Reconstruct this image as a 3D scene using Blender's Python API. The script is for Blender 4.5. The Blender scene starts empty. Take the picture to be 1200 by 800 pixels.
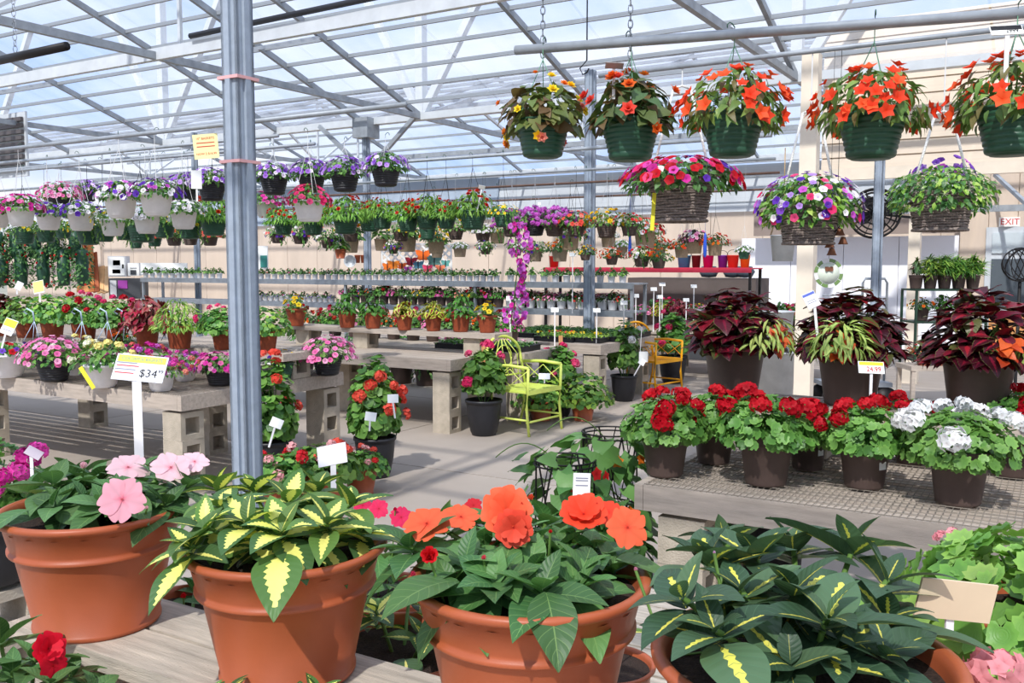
import bpy, math, random
import numpy as np
from mathutils import Vector, Matrix
S = bpy.context.scene; COL = S.collection
PI = math.pi
def R(d): return d*PI/180
# ---------------------------------------------------------------- camera, sky, sun, exposure
H = 1.65; F = 1080.0; PITCH = R(4.76)
cam = bpy.data.objects.new('camera', bpy.data.cameras.new('camera')); COL.objects.link(cam)
cam.location = (0, 0, H); cam.rotation_euler = (PI/2-PITCH, 0, 0)
cam.data.sensor_width = 36; cam.data.lens = 36*F/1200; cam.data.clip_end = 400; cam.data.clip_start = .02
S.camera = cam
wd = bpy.data.worlds.new('sky'); S.world = wd; wd.use_nodes = True
nt = wd.node_tree; nt.nodes.clear()
def N(nt, t, **k):
    n = nt.nodes.new(t)
    for a, v in k.items():
        if a.startswith('i_'):
            key = a[2:]; n.inputs[int(key) if key.isdigit() else key.replace('_', ' ')].default_value = v
        else: setattr(n, a, v)
    return n
tc = N(nt, 'ShaderNodeTexCoord'); mp = N(nt, 'ShaderNodeMapping'); mp.inputs['Scale'].default_value = (1.2, 1.2, 3.5)
no = N(nt, 'ShaderNodeTexNoise', i_Scale=2.2, i_Detail=6.0, i_Roughness=.55)
cr = N(nt, 'ShaderNodeValToRGB'); cr.color_ramp.elements[0].position = .40; cr.color_ramp.elements[0].color = (.44, .61, .97, 1)
cr.color_ramp.elements[1].position = .68; cr.color_ramp.elements[1].color = (.96, .97, 1, 1)
bg = N(nt, 'ShaderNodeBackground', i_Strength=.92); wo = N(nt, 'ShaderNodeOutputWorld')
for a, b in ((tc.outputs['Generated'], mp.inputs[0]), (mp.outputs[0], no.inputs[0]), (no.outputs[0], cr.inputs[0]), (cr.outputs[0], bg.inputs[0]), (bg.outputs[0], wo.inputs[0])): nt.links.new(a, b)
sun = bpy.data.lights.new('sun', 'SUN'); sun.energy = 3.6; sun.angle = R(1.2); sun.color = (1, .965, .90)
so = bpy.data.objects.new('sun', sun); COL.objects.link(so)
so.rotation_euler = Vector((.30, .86, -1.0)).to_track_quat('-Z', 'Y').to_euler()
so.location = (0, 0, 12)
S.view_settings.view_transform = 'Standard'; S.view_settings.look = 'None'; S.view_settings.gamma = 1
S.view_settings.use_curve_mapping = False; S.view_settings.exposure = 0.32
S.cycles.max_bounces = 8; S.cycles.transparent_max_bounces = 16; S.cycles.diffuse_bounces = 3; S.cycles.glossy_bounces = 2
S.cycles.use_denoising = True; S.cycles.caustics_reflective = False; S.cycles.caustics_refractive = False
# ---------------------------------------------------------------- where things stand: the greenhouse's own frame
TH = R(31); EX = Vector((math.cos(TH), -math.sin(TH), 0)); EY = Vector((math.sin(TH), math.cos(TH), 0)); RZ = -TH
def W(u, v, z=0): return EX*u + EY*v + Vector((0, 0, z))
FW = Vector((0, math.cos(PITCH), -math.sin(PITCH))); UP = Vector((0, math.sin(PITCH), math.cos(PITCH)))
CO = Vector((0, 0, H))
def ray(px, py): return FW + Vector(((px-600)/F, 0, 0)) + UP*((400-py)/F)
def P(px, py, d): return CO + ray(px, py)*d
def PZ(px, py, z):
    r = ray(px, py); return CO + r*((z-H)/r.z)
def PV(px, py, v):
    r = ray(px, py); return CO + r*(v/r.dot(EY))
def PVZ(px, v, z):                       # on the line v, z of the house, straight above pixel column px
    k = (px-600)/F; r = Vector((k, 1, 0)); q = r*(v/r.dot(EY)); q.z = z; return q
# ---------------------------------------------------------------- mesh building
rng = np.random.default_rng(7); random.seed(7)
class T:
    def __init__(s, V, Q=(), Tr=(), UV=None, C=None):
        s.V = np.array(V, float).reshape(-1, 3); s.Q = np.array(Q, int).reshape(-1, 4); s.T = np.array(Tr, int).reshape(-1, 3)
        n = len(s.V); s.UV = np.zeros((n, 2)) if UV is None else np.array(UV, float); s.C = np.ones((n, 3)) if C is None else np.array(C, float)
class B:
    def __init__(s): s.V = []; s.UV = []; s.C = []; s.Q = []; s.T = []; s.qm = []; s.tm = []; s.n = 0
    def add(s, t, M=None, p=None, col=None, m=0):
        V = t.V
        if M is not None: V = V @ M.T
        if p is not None: V = V + np.asarray(p)
        s.V.append(V); s.UV.append(t.UV); s.C.append(t.C if col is None else t.C*np.asarray(col))
        if len(t.Q): s.Q.append(t.Q+s.n); s.qm.append(np.full(len(t.Q), m))
        if len(t.T): s.T.append(t.T+s.n); s.tm.append(np.full(len(t.T), m))
        s.n += len(V); return s
    def tpl(s):
        return T(np.concatenate(s.V), np.concatenate(s.Q) if s.Q else (), np.concatenate(s.T) if s.T else (), np.concatenate(s.UV), np.concatenate(s.C))
    def mesh(s, name, mats, smooth=True):
        me = bpy.data.meshes.new(name)
        V = np.concatenate(s.V); Q = np.concatenate(s.Q) if s.Q else np.zeros((0, 4), int); Tt = np.concatenate(s.T) if s.T else np.zeros((0, 3), int)
        idx = np.concatenate([Q.ravel(), Tt.ravel()]).astype(np.int32); nq, ntr = len(Q), len(Tt)
        me.vertices.add(len(V)); me.vertices.foreach_set('co', V.astype(np.float32).ravel())
        me.loops.add(len(idx)); me.loops.foreach_set('vertex_index', idx)
        me.polygons.add(nq+ntr)
        me.polygons.foreach_set('loop_start', np.concatenate([np.arange(nq)*4, nq*4+np.arange(ntr)*3]).astype(np.int32))
        me.polygons.foreach_set('loop_total', np.concatenate([np.full(nq, 4), np.full(ntr, 3)]).astype(np.int32))
        for q in (mats if isinstance(mats, (list, tuple)) else [mats]): me.materials.append(q)
        me.polygons.foreach_set('material_index', np.concatenate((s.qm+s.tm) or [np.zeros(0)]).astype(np.int32))
        me.polygons.foreach_set('use_smooth', np.full(nq+ntr, bool(smooth)))
        uv = me.uv_layers.new(name='UV'); uv.data.foreach_set('uv', np.concatenate(s.UV)[idx].astype(np.float32).ravel())
        ca = me.color_attributes.new('Col', 'FLOAT_COLOR', 'POINT'); C = np.concatenate(s.C)
        ca.data.foreach_set('color', np.concatenate([C, np.ones((len(C), 1))], 1).astype(np.float32).ravel())
        me.update(calc_edges=True); me.validate(); return me
    def ob(s, name, mats, parent=None, smooth=True, **k): return ob(name, s.mesh(name, mats, smooth), parent, **k)
def ob(name, me, parent=None, loc=None, rz=0, M=None, label=None, kind=None, cat=None, group=None, scale=None):
    o = bpy.data.objects.new(name, me); COL.objects.link(o)
    if parent is not None: o.parent = parent
    if M is not None: o.matrix_local = M
    else:
        if loc is not None: o.location = loc
        if rz: o.rotation_euler = (0, 0, rz)
        if scale is not None: o.scale = (scale,)*3 if not hasattr(scale, '__len__') else scale
    if label: o['label'] = label
    if kind: o['kind'] = kind
    if cat: o['category'] = cat
    if group: o['group'] = group
    return o
def E(name, **k):
    o = ob(name, None, **k); o.empty_display_size = .1; return o
def tr(q):
    return np.array([[q[0][0], q[0][1], q[0][2]], [q[1][0], q[1][1], q[1][2]], [q[2][0], q[2][1], q[2][2]]])
def npM(M3, p, s=1.0):
    m = Matrix([[M3[i][j]*s for j in range(3)]+[p[i]] for i in range(3)]+[[0, 0, 0, 1]]); return m
BOXV = [(-.5,-.5,-.5),(.5,-.5,-.5),(.5,.5,-.5),(-.5,.5,-.5),(-.5,-.5,.5),(.5,-.5,.5),(.5,.5,.5),(-.5,.5,.5)]
BOXQ = [(3,2,1,0),(4,5,6,7),(0,1,5,4),(1,2,6,5),(2,3,7,6),(3,0,4,7)]
BOX = T(BOXV, BOXQ)
def box(b, x0, x1, y0, y1, z0, z1, m=0):
    b.add(BOX, np.diag([x1-x0, y1-y0, z1-z0]), ((x0+x1)/2, (y0+y1)/2, (z0+z1)/2), m=m); return b
def frame_from(y, up=(0, 0, 1)):
    y = np.asarray(y, float); y = y/np.linalg.norm(y); z = np.asarray(up, float); z = z - y*np.dot(z, y)
    if np.linalg.norm(z) < 1e-4: z = np.array([1., 0, 0]) - y*y[0]
    z = z/np.linalg.norm(z); x = np.cross(y, z); return np.stack([x, y, z], 1)
def bar(b, p, q, w, h=None, m=0, up=(0, 0, 1)):
    p = np.array(p, float); q = np.array(q, float); L = np.linalg.norm(q-p)
    b.add(BOX, frame_from(q-p, up) @ np.diag([w, L, h or w]), (p+q)/2, m=m); return b
def tube(b, pts, r, n=8, m=0, cap=True, r1=None, col=None):
    pts = [np.array(q, float) for q in pts]; k = len(pts); V = []; Q = []; Tt = []; UV = []
    for i, q in enumerate(pts):
        d = pts[min(i+1, k-1)]-pts[max(i-1, 0)]; Fm = frame_from(d, (0.03, .02, 1)); rr = r if r1 is None else r+(r1-r)*i/(k-1)
        for j in range(n):
            a = 2*PI*j/n; V.append(q + Fm[:, 0]*math.cos(a)*rr + Fm[:, 2]*math.sin(a)*rr); UV.append((j/n, i/(k-1)))
    for i in range(k-1):
        for j in range(n):
            Q.append((i*n+j, i*n+(j+1) % n, (i+1)*n+(j+1) % n, (i+1)*n+j))
    if cap:
        for i0, s in ((0, 1), ((k-1)*n, -1)):
            for j in range(1, n-1): Tt.append((i0, i0+j, i0+j+1) if s < 0 else (i0, i0+j+1, i0+j))
    b.add(T(V, Q, Tt, UV), col=col, m=m); return b
def lathe(b, prof, n=32, m=0, flute=0, fl_z=(0, 1), sq=0):
    V = []; Q = []; UV = []; k = len(prof)
    for i, (r, z) in enumerate(prof):
        for j in range(n):
            a = 2*PI*(j+.5)/n; rr = r
            if flute and fl_z[0] <= z <= fl_z[1]: rr = r*(1 - (.035 if j % 2 else 0))
            if sq:
                c, s_ = abs(math.cos(a)), abs(math.sin(a)); rr = r/((c**sq+s_**sq)**(1/sq))*.93
            V.append((rr*math.cos(a), rr*math.sin(a), z)); UV.append((j/n, z))
    for i in range(k-1):
        for j in range(n): Q.append((i*n+j, i*n+(j+1) % n, (i+1)*n+(j+1) % n, (i+1)*n+j))
    b.add(T(V, Q, (), UV), m=m); return b
def disc(b, r, z, n=24, m=0, bump=0.0):
    V = [(0, 0, z)]; Tt = []
    for j in range(n): V.append((r*math.cos(2*PI*j/n), r*math.sin(2*PI*j/n), z))
    for j in range(n): Tt.append((0, 1+j, 1+(j+1) % n))
    b.add(T(V, (), Tt), m=m); return b
# ---------------------------------------------------------------- materials
def mat(name, col, rough=.6, metal=0.0, var=.12, vs=6.0, bump=.0, bs=40.0, col2=None, spec=.4, coords='Object', stretch=None):
    m = bpy.data.materials.new(name); m.use_nodes = True; nt = m.node_tree; bs_ = nt.nodes['Principled BSDF']
    bs_.inputs['Roughness'].default_value = rough; bs_.inputs['Metallic'].default_value = metal; bs_.inputs['Specular IOR Level'].default_value = spec
    tc = N(nt, 'ShaderNodeTexCoord'); src = tc.outputs[coords]
    if stretch:
        mp = N(nt, 'ShaderNodeMapping'); mp.inputs['Scale'].default_value = stretch; nt.links.new(src, mp.inputs[0]); src = mp.outputs[0]
    no = N(nt, 'ShaderNodeTexNoise', i_Scale=vs, i_Detail=5.0, i_Roughness=.6); nt.links.new(src, no.inputs[0])
    mx = N(nt, 'ShaderNodeMix', data_type='RGBA')
    c = np.array(col[:3]); c2 = np.array(col2) if col2 is not None else c*(1-var*1.6)
    a = c*(1+var*.8) if col2 is None else c
    mx.inputs[6].default_value = (*np.clip(a, 0, 1), 1); mx.inputs[7].default_value = (*np.clip(c2, 0, 1), 1)
    rp = N(nt, 'ShaderNodeMapRange', i_From_Min=.32, i_From_Max=.68); nt.links.new(no.outputs[0], rp.inputs[0])
    nt.links.new(rp.outputs[0], mx.inputs[0]); nt.links.new(mx.outputs[2], bs_.inputs['Base Color'])
    if bump:
        n2 = N(nt, 'ShaderNodeTexNoise', i_Scale=bs, i_Detail=4.0); nt.links.new(src, n2.inputs[0])
        bp = N(nt, 'ShaderNodeBump', i_Strength=bump, i_Distance=.01); nt.links.new(n2.outputs[0], bp.inputs['Height']); nt.links.new(bp.outputs[0], bs_.inputs['Normal'])
    return m
def M_(nt, op, a, b=None, c=None):
    n = N(nt, 'ShaderNodeMath', operation=op)
    for i, q in enumerate((a, b, c)):
        if q is None: continue
        if isinstance(q, (int, float)): n.inputs[i].default_value = q
        else: nt.links.new(q, n.inputs[i])
    return n.outputs[0]
def leafmat(name, base=None, stripe=None, sw=.3, jag=.12, vein=None, vw=.05, edge=None, ew=.85, rough=.42, trans=.22, nside=7.0, rnd=.35, fade=(0, 1), spec=.35, bump=.25, rlo=.6):
    """leaf: u in -1..1 across, v 0..1 along; colour from the leaf's own vertex colour unless base is given"""
    m = bpy.data.materials.new(name); m.use_nodes = True; nt = m.node_tree; bs_ = nt.nodes['Principled BSDF']; out = nt.nodes['Material Output']
    at = N(nt, 'ShaderNodeAttribute', attribute_name='Col'); oi = N(nt, 'ShaderNodeObjectInfo')
    uv = N(nt, 'ShaderNodeUVMap'); sx = N(nt, 'ShaderNodeSeparateXYZ'); nt.links.new(uv.outputs[0], sx.inputs[0])
    au = M_(nt, 'ABSOLUTE', sx.outputs[0]); v = sx.outputs[1]
    col = at.outputs['Color']
    def mix(c1, c2, f):
        mx = N(nt, 'ShaderNodeMix', data_type='RGBA'); nt.links.new(c1, mx.inputs[6]) if not isinstance(c1, tuple) else None
        if isinstance(c1, tuple): mx.inputs[6].default_value = (*c1, 1)
        if isinstance(c2, tuple): mx.inputs[7].default_value = (*c2, 1)
        else: nt.links.new(c2, mx.inputs[7])
        nt.links.new(f, mx.inputs[0]); return mx.outputs[2]
    if base: col = mix(col, base, M_(nt, 'ADD', 1.0, 0.0))
    sidev = M_(nt, 'FRACT', M_(nt, 'SUBTRACT', M_(nt, 'MULTIPLY', v, nside), M_(nt, 'MULTIPLY', au, 1.6)))
    tri = M_(nt, 'ABSOLUTE', M_(nt, 'SUBTRACT', sidev, .5))      # 0..0.5
    if edge: col = mix(col, edge, M_(nt, 'GREATER_THAN', au, M_(nt, 'ADD', ew, M_(nt, 'MULTIPLY', tri, .12))))
    if stripe:
        prof = M_(nt, 'MULTIPLY', M_(nt, 'SINE', M_(nt, 'MULTIPLY', M_(nt, 'POWER', v, .7), PI)), sw)
        wid = M_(nt, 'ADD', prof, M_(nt, 'MULTIPLY', M_(nt, 'SUBTRACT', tri, .25), jag*2))
        rw = M_(nt, 'ADD', rlo, M_(nt, 'MULTIPLY', oi.outputs['Random'], 1.35-rlo))
        f = M_(nt, 'LESS_THAN', au, M_(nt, 'MULTIPLY', wid, rw))
        f = M_(nt, 'MULTIPLY', f, M_(nt, 'LESS_THAN', v, fade[1])); f = M_(nt, 'MULTIPLY', f, M_(nt, 'GREATER_THAN', v, fade[0]))
        col = mix(col, stripe, f)
    if vein:
        f = M_(nt, 'LESS_THAN', au, vw); g = M_(nt, 'MULTIPLY', M_(nt, 'GREATER_THAN', tri, .455), .55)
        col = mix(col, vein, M_(nt, 'MAXIMUM', f, g))
    hs = N(nt, 'ShaderNodeHueSaturation'); nt.links.new(col, hs.inputs['Color'])
    nt.links.new(M_(nt, 'ADD', 1-rnd/2, M_(nt, 'MULTIPLY', oi.outputs['Random'], rnd)), hs.inputs['Value'])
    nt.links.new(M_(nt, 'ADD', .493, M_(nt, 'MULTIPLY', oi.outputs['Random'], .016)), hs.inputs['Hue'])
    col = hs.outputs[0]
    nt.links.new(col, bs_.inputs['Base Color']); bs_.inputs['Roughness'].default_value = rough; bs_.inputs['Specular IOR Level'].default_value = spec
    if bump:
        bp = N(nt, 'ShaderNodeBump', i_Strength=bump, i_Distance=.004); nt.links.new(M_(nt, 'MULTIPLY', M_(nt, 'MINIMUM', M_(nt, 'SUBTRACT', .5, tri), M_(nt, 'MULTIPLY', au, 1.2)), 1.0), bp.inputs['Height']); nt.links.new(bp.outputs[0], bs_.inputs['Normal'])
    tl = N(nt, 'ShaderNodeBsdfTranslucent'); br = N(nt, 'ShaderNodeMix', data_type='RGBA', blend_type='MULTIPLY'); br.inputs[0].default_value = 1; br.inputs[7].default_value = (1.25, 1.35, .8, 1)
    nt.links.new(col, br.inputs[6]); nt.links.new(br.outputs[2], tl.inputs[0])
    ms = N(nt, 'ShaderNodeMixShader'); ms.inputs[0].default_value = trans
    nt.links.new(bs_.outputs[0], ms.inputs[1]); nt.links.new(tl.outputs[0], ms.inputs[2]); nt.links.new(ms.outputs[0], out.inputs[0]); return m
def petalmat(name, rnd=.15, trans=.3, rough=.55):
    m = bpy.data.materials.new(name); m.use_nodes = True; nt = m.node_tree; bs_ = nt.nodes['Principled BSDF']; out = nt.nodes['Material Output']
    at = N(nt, 'ShaderNodeAttribute', attribute_name='Col'); oi = N(nt, 'ShaderNodeObjectInfo')
    hs = N(nt, 'ShaderNodeHueSaturation'); nt.links.new(at.outputs['Color'], hs.inputs['Color'])
    nt.links.new(M_(nt, 'ADD', 1-rnd/2, M_(nt, 'MULTIPLY', oi.outputs['Random'], rnd)), hs.inputs['Value'])
    nt.links.new(hs.outputs[0], bs_.inputs['Base Color']); bs_.inputs['Roughness'].default_value = rough; bs_.inputs['Specular IOR Level'].default_value = .2
    tl = N(nt, 'ShaderNodeBsdfTranslucent'); nt.links.new(hs.outputs[0], tl.inputs[0]); ms = N(nt, 'ShaderNodeMixShader'); ms.inputs[0].default_value = trans
    nt.links.new(bs_.outputs[0], ms.inputs[1]); nt.links.new(tl.outputs[0], ms.inputs[2]); nt.links.new(ms.outputs[0], out.inputs[0]); return m
def srgb(r, g, b): return tuple(((c/255)/12.92 if c/255 <= .04045 else ((c/255+.055)/1.055)**2.4) for c in (r, g, b))
LEAF = leafmat('leaf_green', trans=.25, vein=None, bump=.2)
LEAFV = leafmat('impatiens_leaf_variegated', stripe=srgb(246, 240, 130), sw=.44, jag=.15, rough=.45, nside=10, fade=(.0, .84), rlo=.15)
LEAFD = leafmat('impatiens_leaf_dark', stripe=srgb(225, 215, 95), sw=.13, jag=.09, vein=srgb(84, 116, 84), vw=.0, rough=.42, nside=8, fade=(0, .7), rlo=.0)
LEAFG = leafmat('impatiens_leaf_plain', vein=srgb(120, 155, 90), vw=.03, rough=.45, nside=8)
COLEUS = leafmat('coleus_leaf', stripe=srgb(132, 24, 48), sw=.22, jag=.1, edge=srgb(112, 118, 66), ew=.93, rough=.4, trans=.12, rnd=.7)
COLEUSY = leafmat('coleus_leaf_lime', stripe=srgb(130, 15, 50), sw=.5, jag=.2, edge=srgb(190, 205, 70), ew=.8, rough=.45)
STRIPY = leafmat('striped_leaf', stripe=srgb(206, 212, 120), sw=.3, jag=.1, rough=.45)
PETAL = petalmat('petal')
STEM = mat('stem_green', srgb(96, 130, 60), .5); STEMR = mat('stem_reddish', srgb(120, 85, 60), .5)
SOIL = mat('potting_soil', srgb(58, 44, 36), .95, bump=.6, bs=90, vs=60, var=.4)
TERRA = mat('terracotta_plastic', srgb(174, 90, 56), .42, var=.06, vs=3, bump=.05, bs=200)
TERRAF = mat('ribbed_terracotta', srgb(152, 72, 42), .55, var=.15, vs=9)
BROWN = mat('brown_plastic', srgb(84, 68, 62), .5, var=.08, vs=4)
BROWNH = mat('brown_basket_plastic', srgb(110, 82, 68), .6, var=.15, vs=8)
WHITEP = mat('white_plastic', srgb(240, 238, 238), .45, var=.04, vs=5)
GREENP = mat('green_plastic', srgb(44, 84, 62), .42, var=.12, vs=4)
BLACKP = mat('black_plastic', srgb(38, 38, 42), .45, var=.15, vs=4)
BEIGEP = mat('beige_fibre', srgb(176, 154, 128), .85, var=.12, vs=14, bump=.3)
WICKER = mat('grey_wicker', srgb(146, 132, 124), .75, var=.35, vs=30, bump=.5, bs=60)
GALV = mat('galvanised_steel', srgb(158, 164, 170), .5, .2, var=.12, vs=9, bump=.05, bs=40)
GALVP = mat('galvanised_post', srgb(160, 171, 184), .5, .12, var=.08, vs=20, bump=.04, bs=60)
TUBM = mat('tub_zinc', srgb(206, 210, 212), .45, .2, var=.1)
ALU = mat('white_painted_steel', srgb(205, 210, 214), .5, .0, var=.05)
WOODG = mat('grey_painted_timber', srgb(186, 172, 158), .8, var=.14, vs=5, bump=.25, bs=60, stretch=(1, 8, 8))
WOODW = mat('weathered_timber', srgb(192, 180, 164), .85, var=.2, vs=5, bump=.4, bs=50, stretch=(1, 12, 12))
WOODY = mat('raw_pine', srgb(206, 150, 96), .7, var=.15, vs=4, stretch=(8, 8, 1))
BLOCK = mat('concrete_block', srgb(184, 172, 154), .95, var=.12, vs=9, bump=.5, bs=110)
WIRE = mat('mesh_wire', srgb(150, 140, 128), .6, .2)
DARKW = mat('dark_wire', srgb(40, 38, 38), .5, .5)
WHITEW = mat('white_wire', srgb(228, 228, 226), .5)
CREAM = mat('cream_paint', srgb(236, 222, 202), .7, var=.04)
CREAMS = mat('cream_siding', srgb(232, 216, 196), .7, var=.05)
TAN = mat('tan_panel', srgb(212, 194, 176), .8, var=.05, vs=2)
WHITE = mat('white_card', srgb(244, 244, 240), .6, var=.02)
YELT = mat('yellow_card', srgb(240, 228, 60), .6, var=.02)
INK = mat('black_ink', srgb(30, 30, 34), .7); INKR = mat('red_ink', srgb(205, 60, 60), .7); INKB = mat('blue_ink', srgb(60, 80, 160), .7); INKG = mat('grey_ink', srgb(140, 140, 160), .7)
def paint(name, r, g, b, rough=.5): return mat(name, srgb(r, g, b), rough, var=.05)
# ---------------------------------------------------------------- leaf and flower shapes
def leaf_t(L=1, Wd=.4, nu=2, nv=3, fold=.25, droop=.5, serr=0.0, pw=.75, heart=0, wave=0.0, ns=9, stalk=.0, tip=.9):
    V = []; UV = []; Q = []
    ys = []; zs = []; y = z = 0; N_ = nv
    for i in range(nv+1):
        ys.append(y); zs.append(z); a = droop*(i+.5)/nv; y += math.cos(a)*L/nv; z -= math.sin(a)*L/nv
    for i in range(nv+1):
        v = i/nv; w = max(.0, math.sin(PI*max(v, .0)**pw))**tip*Wd/2
        if heart: w = Wd/2*min(1, (max(0, 1-v)**.75)*1.15)*(1 if v > .12 else .8)
        if i == 0 and not heart: w = .04*Wd
        if i == nv: w = .012*Wd
        for j in range(nu+1):
            u = -1+2*j/nu; s = 1-serr*((i*ns/nv) % 1) if abs(u) > .99 else 1
            back = -abs(u)**2*.18*L if (heart and i == 0) else 0
            V.append((u*w*s*math.cos(fold), ys[i]+back, zs[i]+abs(u)*w*math.sin(fold)+wave*math.sin(v*9+(2 if u > 0 else 0))*abs(u)*Wd)); UV.append((u, v))
    for i in range(nv):
        for j in range(nu):
            a = i*(nu+1)+j; Q.append((a, a+1, a+nu+2, a+nu+1))
    V = np.array(V)
    if stalk: V[:, 1] += stalk
    return T(V, Q, (), UV)
def round_t(r=.5, n=12, cup=.2, two=True, lobes=True):
    V = [(0, 0, 0)]; UV = [(0, 0)]; C = [(.85, .9, .85)]; Q = []; Tr = []
    rings = ((.5, .75), (1, 1)) if two else ((1, 1),)
    for k, (q, s) in enumerate(rings):
        for j in range(n):
            a = 2*PI*j/n + PI/2; rr = r*q*(1-(.16 if (j % 2 and lobes and q == 1) else 0)) * (.35 if (j == 0 and q == 1 and lobes) else 1)
            V.append((rr*math.cos(a), rr*math.sin(a), cup*(rr/r)**2*r*(1 if j % 2 == 0 else .55))); UV.append((q*.9, .5)); C.append((1.08, 1.08, 1.0) if q == 1 else (.82, .88, .85))
    for j in range(n): Tr.append((0, 1+j, 1+(j+1) % n))
    if two:
        for j in range(n): Q.append((1+j, 1+n+j, 1+n+(j+1) % n, 1+(j+1) % n))
    return T(V, Q, Tr, UV, C)
def flower_t(n=5, L=.5, Wd=.45, cup=.25, centre=(.6, .3, .3), ring=1, tip=.5, pw=.6, nv=2, el=0.15, jitter=0, nu=2, droop=.3):
    b = B()
    for k in range(n*ring):
        p = leaf_t(L*(1-.25*(k//n)), Wd*(1-.2*(k//n)), nu, nv, fold=.1, droop=droop, pw=pw, tip=tip)
        c = np.ones((len(p.V), 3)); f = np.clip(1-p.UV[:, 1]*3.0, 0, 1)[:, None]; c = c*(1-f)+np.array(centre)*f; p.C = c
        a = 2*PI*k/n + (PI/n)*(k//n); e = el+cup+(k//n)*.5
        y = np.array([math.cos(e)*math.cos(a), math.cos(e)*math.sin(a), math.sin(e)])
        b.add(p, frame_from(y), (0, 0, .012*k*L))
    return b.tpl()
def petunia_t(r=.5, star=None, throat=(.45, .3, .5)):
    V = [(0, 0, -.35*r)]; C = [throat]; Tr = []; Q = []; n = 10
    for q, z in ((.28, -.12), (1, 0)):
        for j in range(n):
            a = 2*PI*j/n; rr = r*q*(1 if (j % 2 == 0 or q < 1) else .86)
            V.append((rr*math.cos(a), rr*math.sin(a), z*r+(.06*r if j % 2 else 0))); C.append((.9, .85, .9) if q < 1 else (star if (star and j % 2) else (1, 1, 1)))
    for j in range(n): Tr.append((0, 1+j, 1+(j+1) % n)); Q.append((1+j, 1+n+j, 1+n+(j+1) % n, 1+(j+1) % n))
    return T(V, Q, Tr, None, C)
def rdir(emin=-.2, emax=1.0, r=random):
    s = r.uniform(emin, emax); a = r.uniform(0, 2*PI); c = math.sqrt(max(0, 1-s*s)); return np.array([c*math.cos(a), c*math.sin(a), s])
def umbel_t(n=20, r=.5, fr=.30, flat=.75, r_=random.Random(3)):
    b = B(); f = flower_t(5, fr*.6, fr*.6, .2, (.8, .75, .75), pw=1.3, nv=2, nu=1, tip=.4); n = int(n*1.4)
    for k in range(n):
        z = 1-(k+.5)/n*1.2; a = k*2.4; c = math.sqrt(max(0, 1-z*z)); d = np.array([c*math.cos(a), c*math.sin(a), z]); q = d*r*r_.uniform(.62, .95); q[2] *= flat
        b.add(f, frame_from(np.cross(d+np.array([r_.uniform(-.4, .4) for _ in range(3)]), [.3, .9, .2]), d+np.array([r_.uniform(-.5, .5) for _ in range(3)])), q, col=np.array([1, 1, 1])*r_.uniform(.78, 1.15))
    return b.tpl()
def pom_t(r=.5, rings=3, n=9):
    b = B()
    for k in range(rings):
        for j in range(n):
            a = 2*PI*(j+.5*k)/n; e = .1+k*.55; p = leaf_t(r*(1-.22*k), r*.5, 1, 1, fold=0, droop=0, tip=.2)
            p = T([(-.2*r, 0, 0), (.2*r, 0, 0), (.26*r, r*(1-.2*k), 0), (-.26*r, r*(1-.2*k), 0)], [(0, 1, 2, 3)], (), None, [(.7, .6, .6)]*2+[(1, 1, 1)]*2)
            b.add(p, frame_from((math.cos(e)*math.cos(a), math.cos(e)*math.sin(a), math.sin(e))), (0, 0, .02))
    return b.tpl()
def rose_t(r=.5): return flower_t(6, r, r*.9, .4, (.75, .55, .5), 3, .45, 1.2, 2, .1)
LT = {
 'oval': leaf_t(1, .55, 2, 3, .25, .6), 'ovalf': leaf_t(1, .5, 2, 4, .2, .9), 'strap': leaf_t(1, .22, 2, 3, .3, .9), 'needle': leaf_t(1, .1, 1, 2, .2, .8),
 'wing': leaf_t(1, .42, 2, 4, .2, 1.0, pw=.55), 'heart': leaf_t(1, .95, 4, 5, .12, .55, heart=1, wave=.03), 'heartw': leaf_t(1, .8, 4, 5, .2, .7, heart=1, wave=.09),
 'geran': round_t(.5, 12, .22), 'geran1': round_t(.5, 10, .2, False), 'ivy': round_t(.5, 10, .1, False), 'frill': leaf_t(1, .6, 2, 5, .1, .8, wave=.2)}
FT = {
 'petunia': petunia_t(), 'star': petunia_t(star=(1.5, 1.5, 1.4)), 'bicolor': petunia_t(star=(2.2, 3, 1.6)), 'umbel': umbel_t(), 'umbel_s': umbel_t(10, .5, .42), 'pom': pom_t(), 'single': flower_t(5, .5, .5, .1, pw=1.3), 'rose': rose_t(),
 'begonia': flower_t(5, .55, .4, .45, (.9, .6, .3), 1, .6, 1.1), 'pansy': flower_t(5, .5, .6, .0, (.3, .2, .2), pw=1.3), 'spike': umbel_t(14, .5, .35, 1.4), 'tiny': flower_t(5, .5, .35, .0, (1, 1, .6), nv=1)}
def face_M(n, twist, tilt=0):
    n = n/np.linalg.norm(n); t = np.array([math.cos(twist), math.sin(twist), .3]); return frame_from(np.cross(n, t)+1e-4, n)
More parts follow.
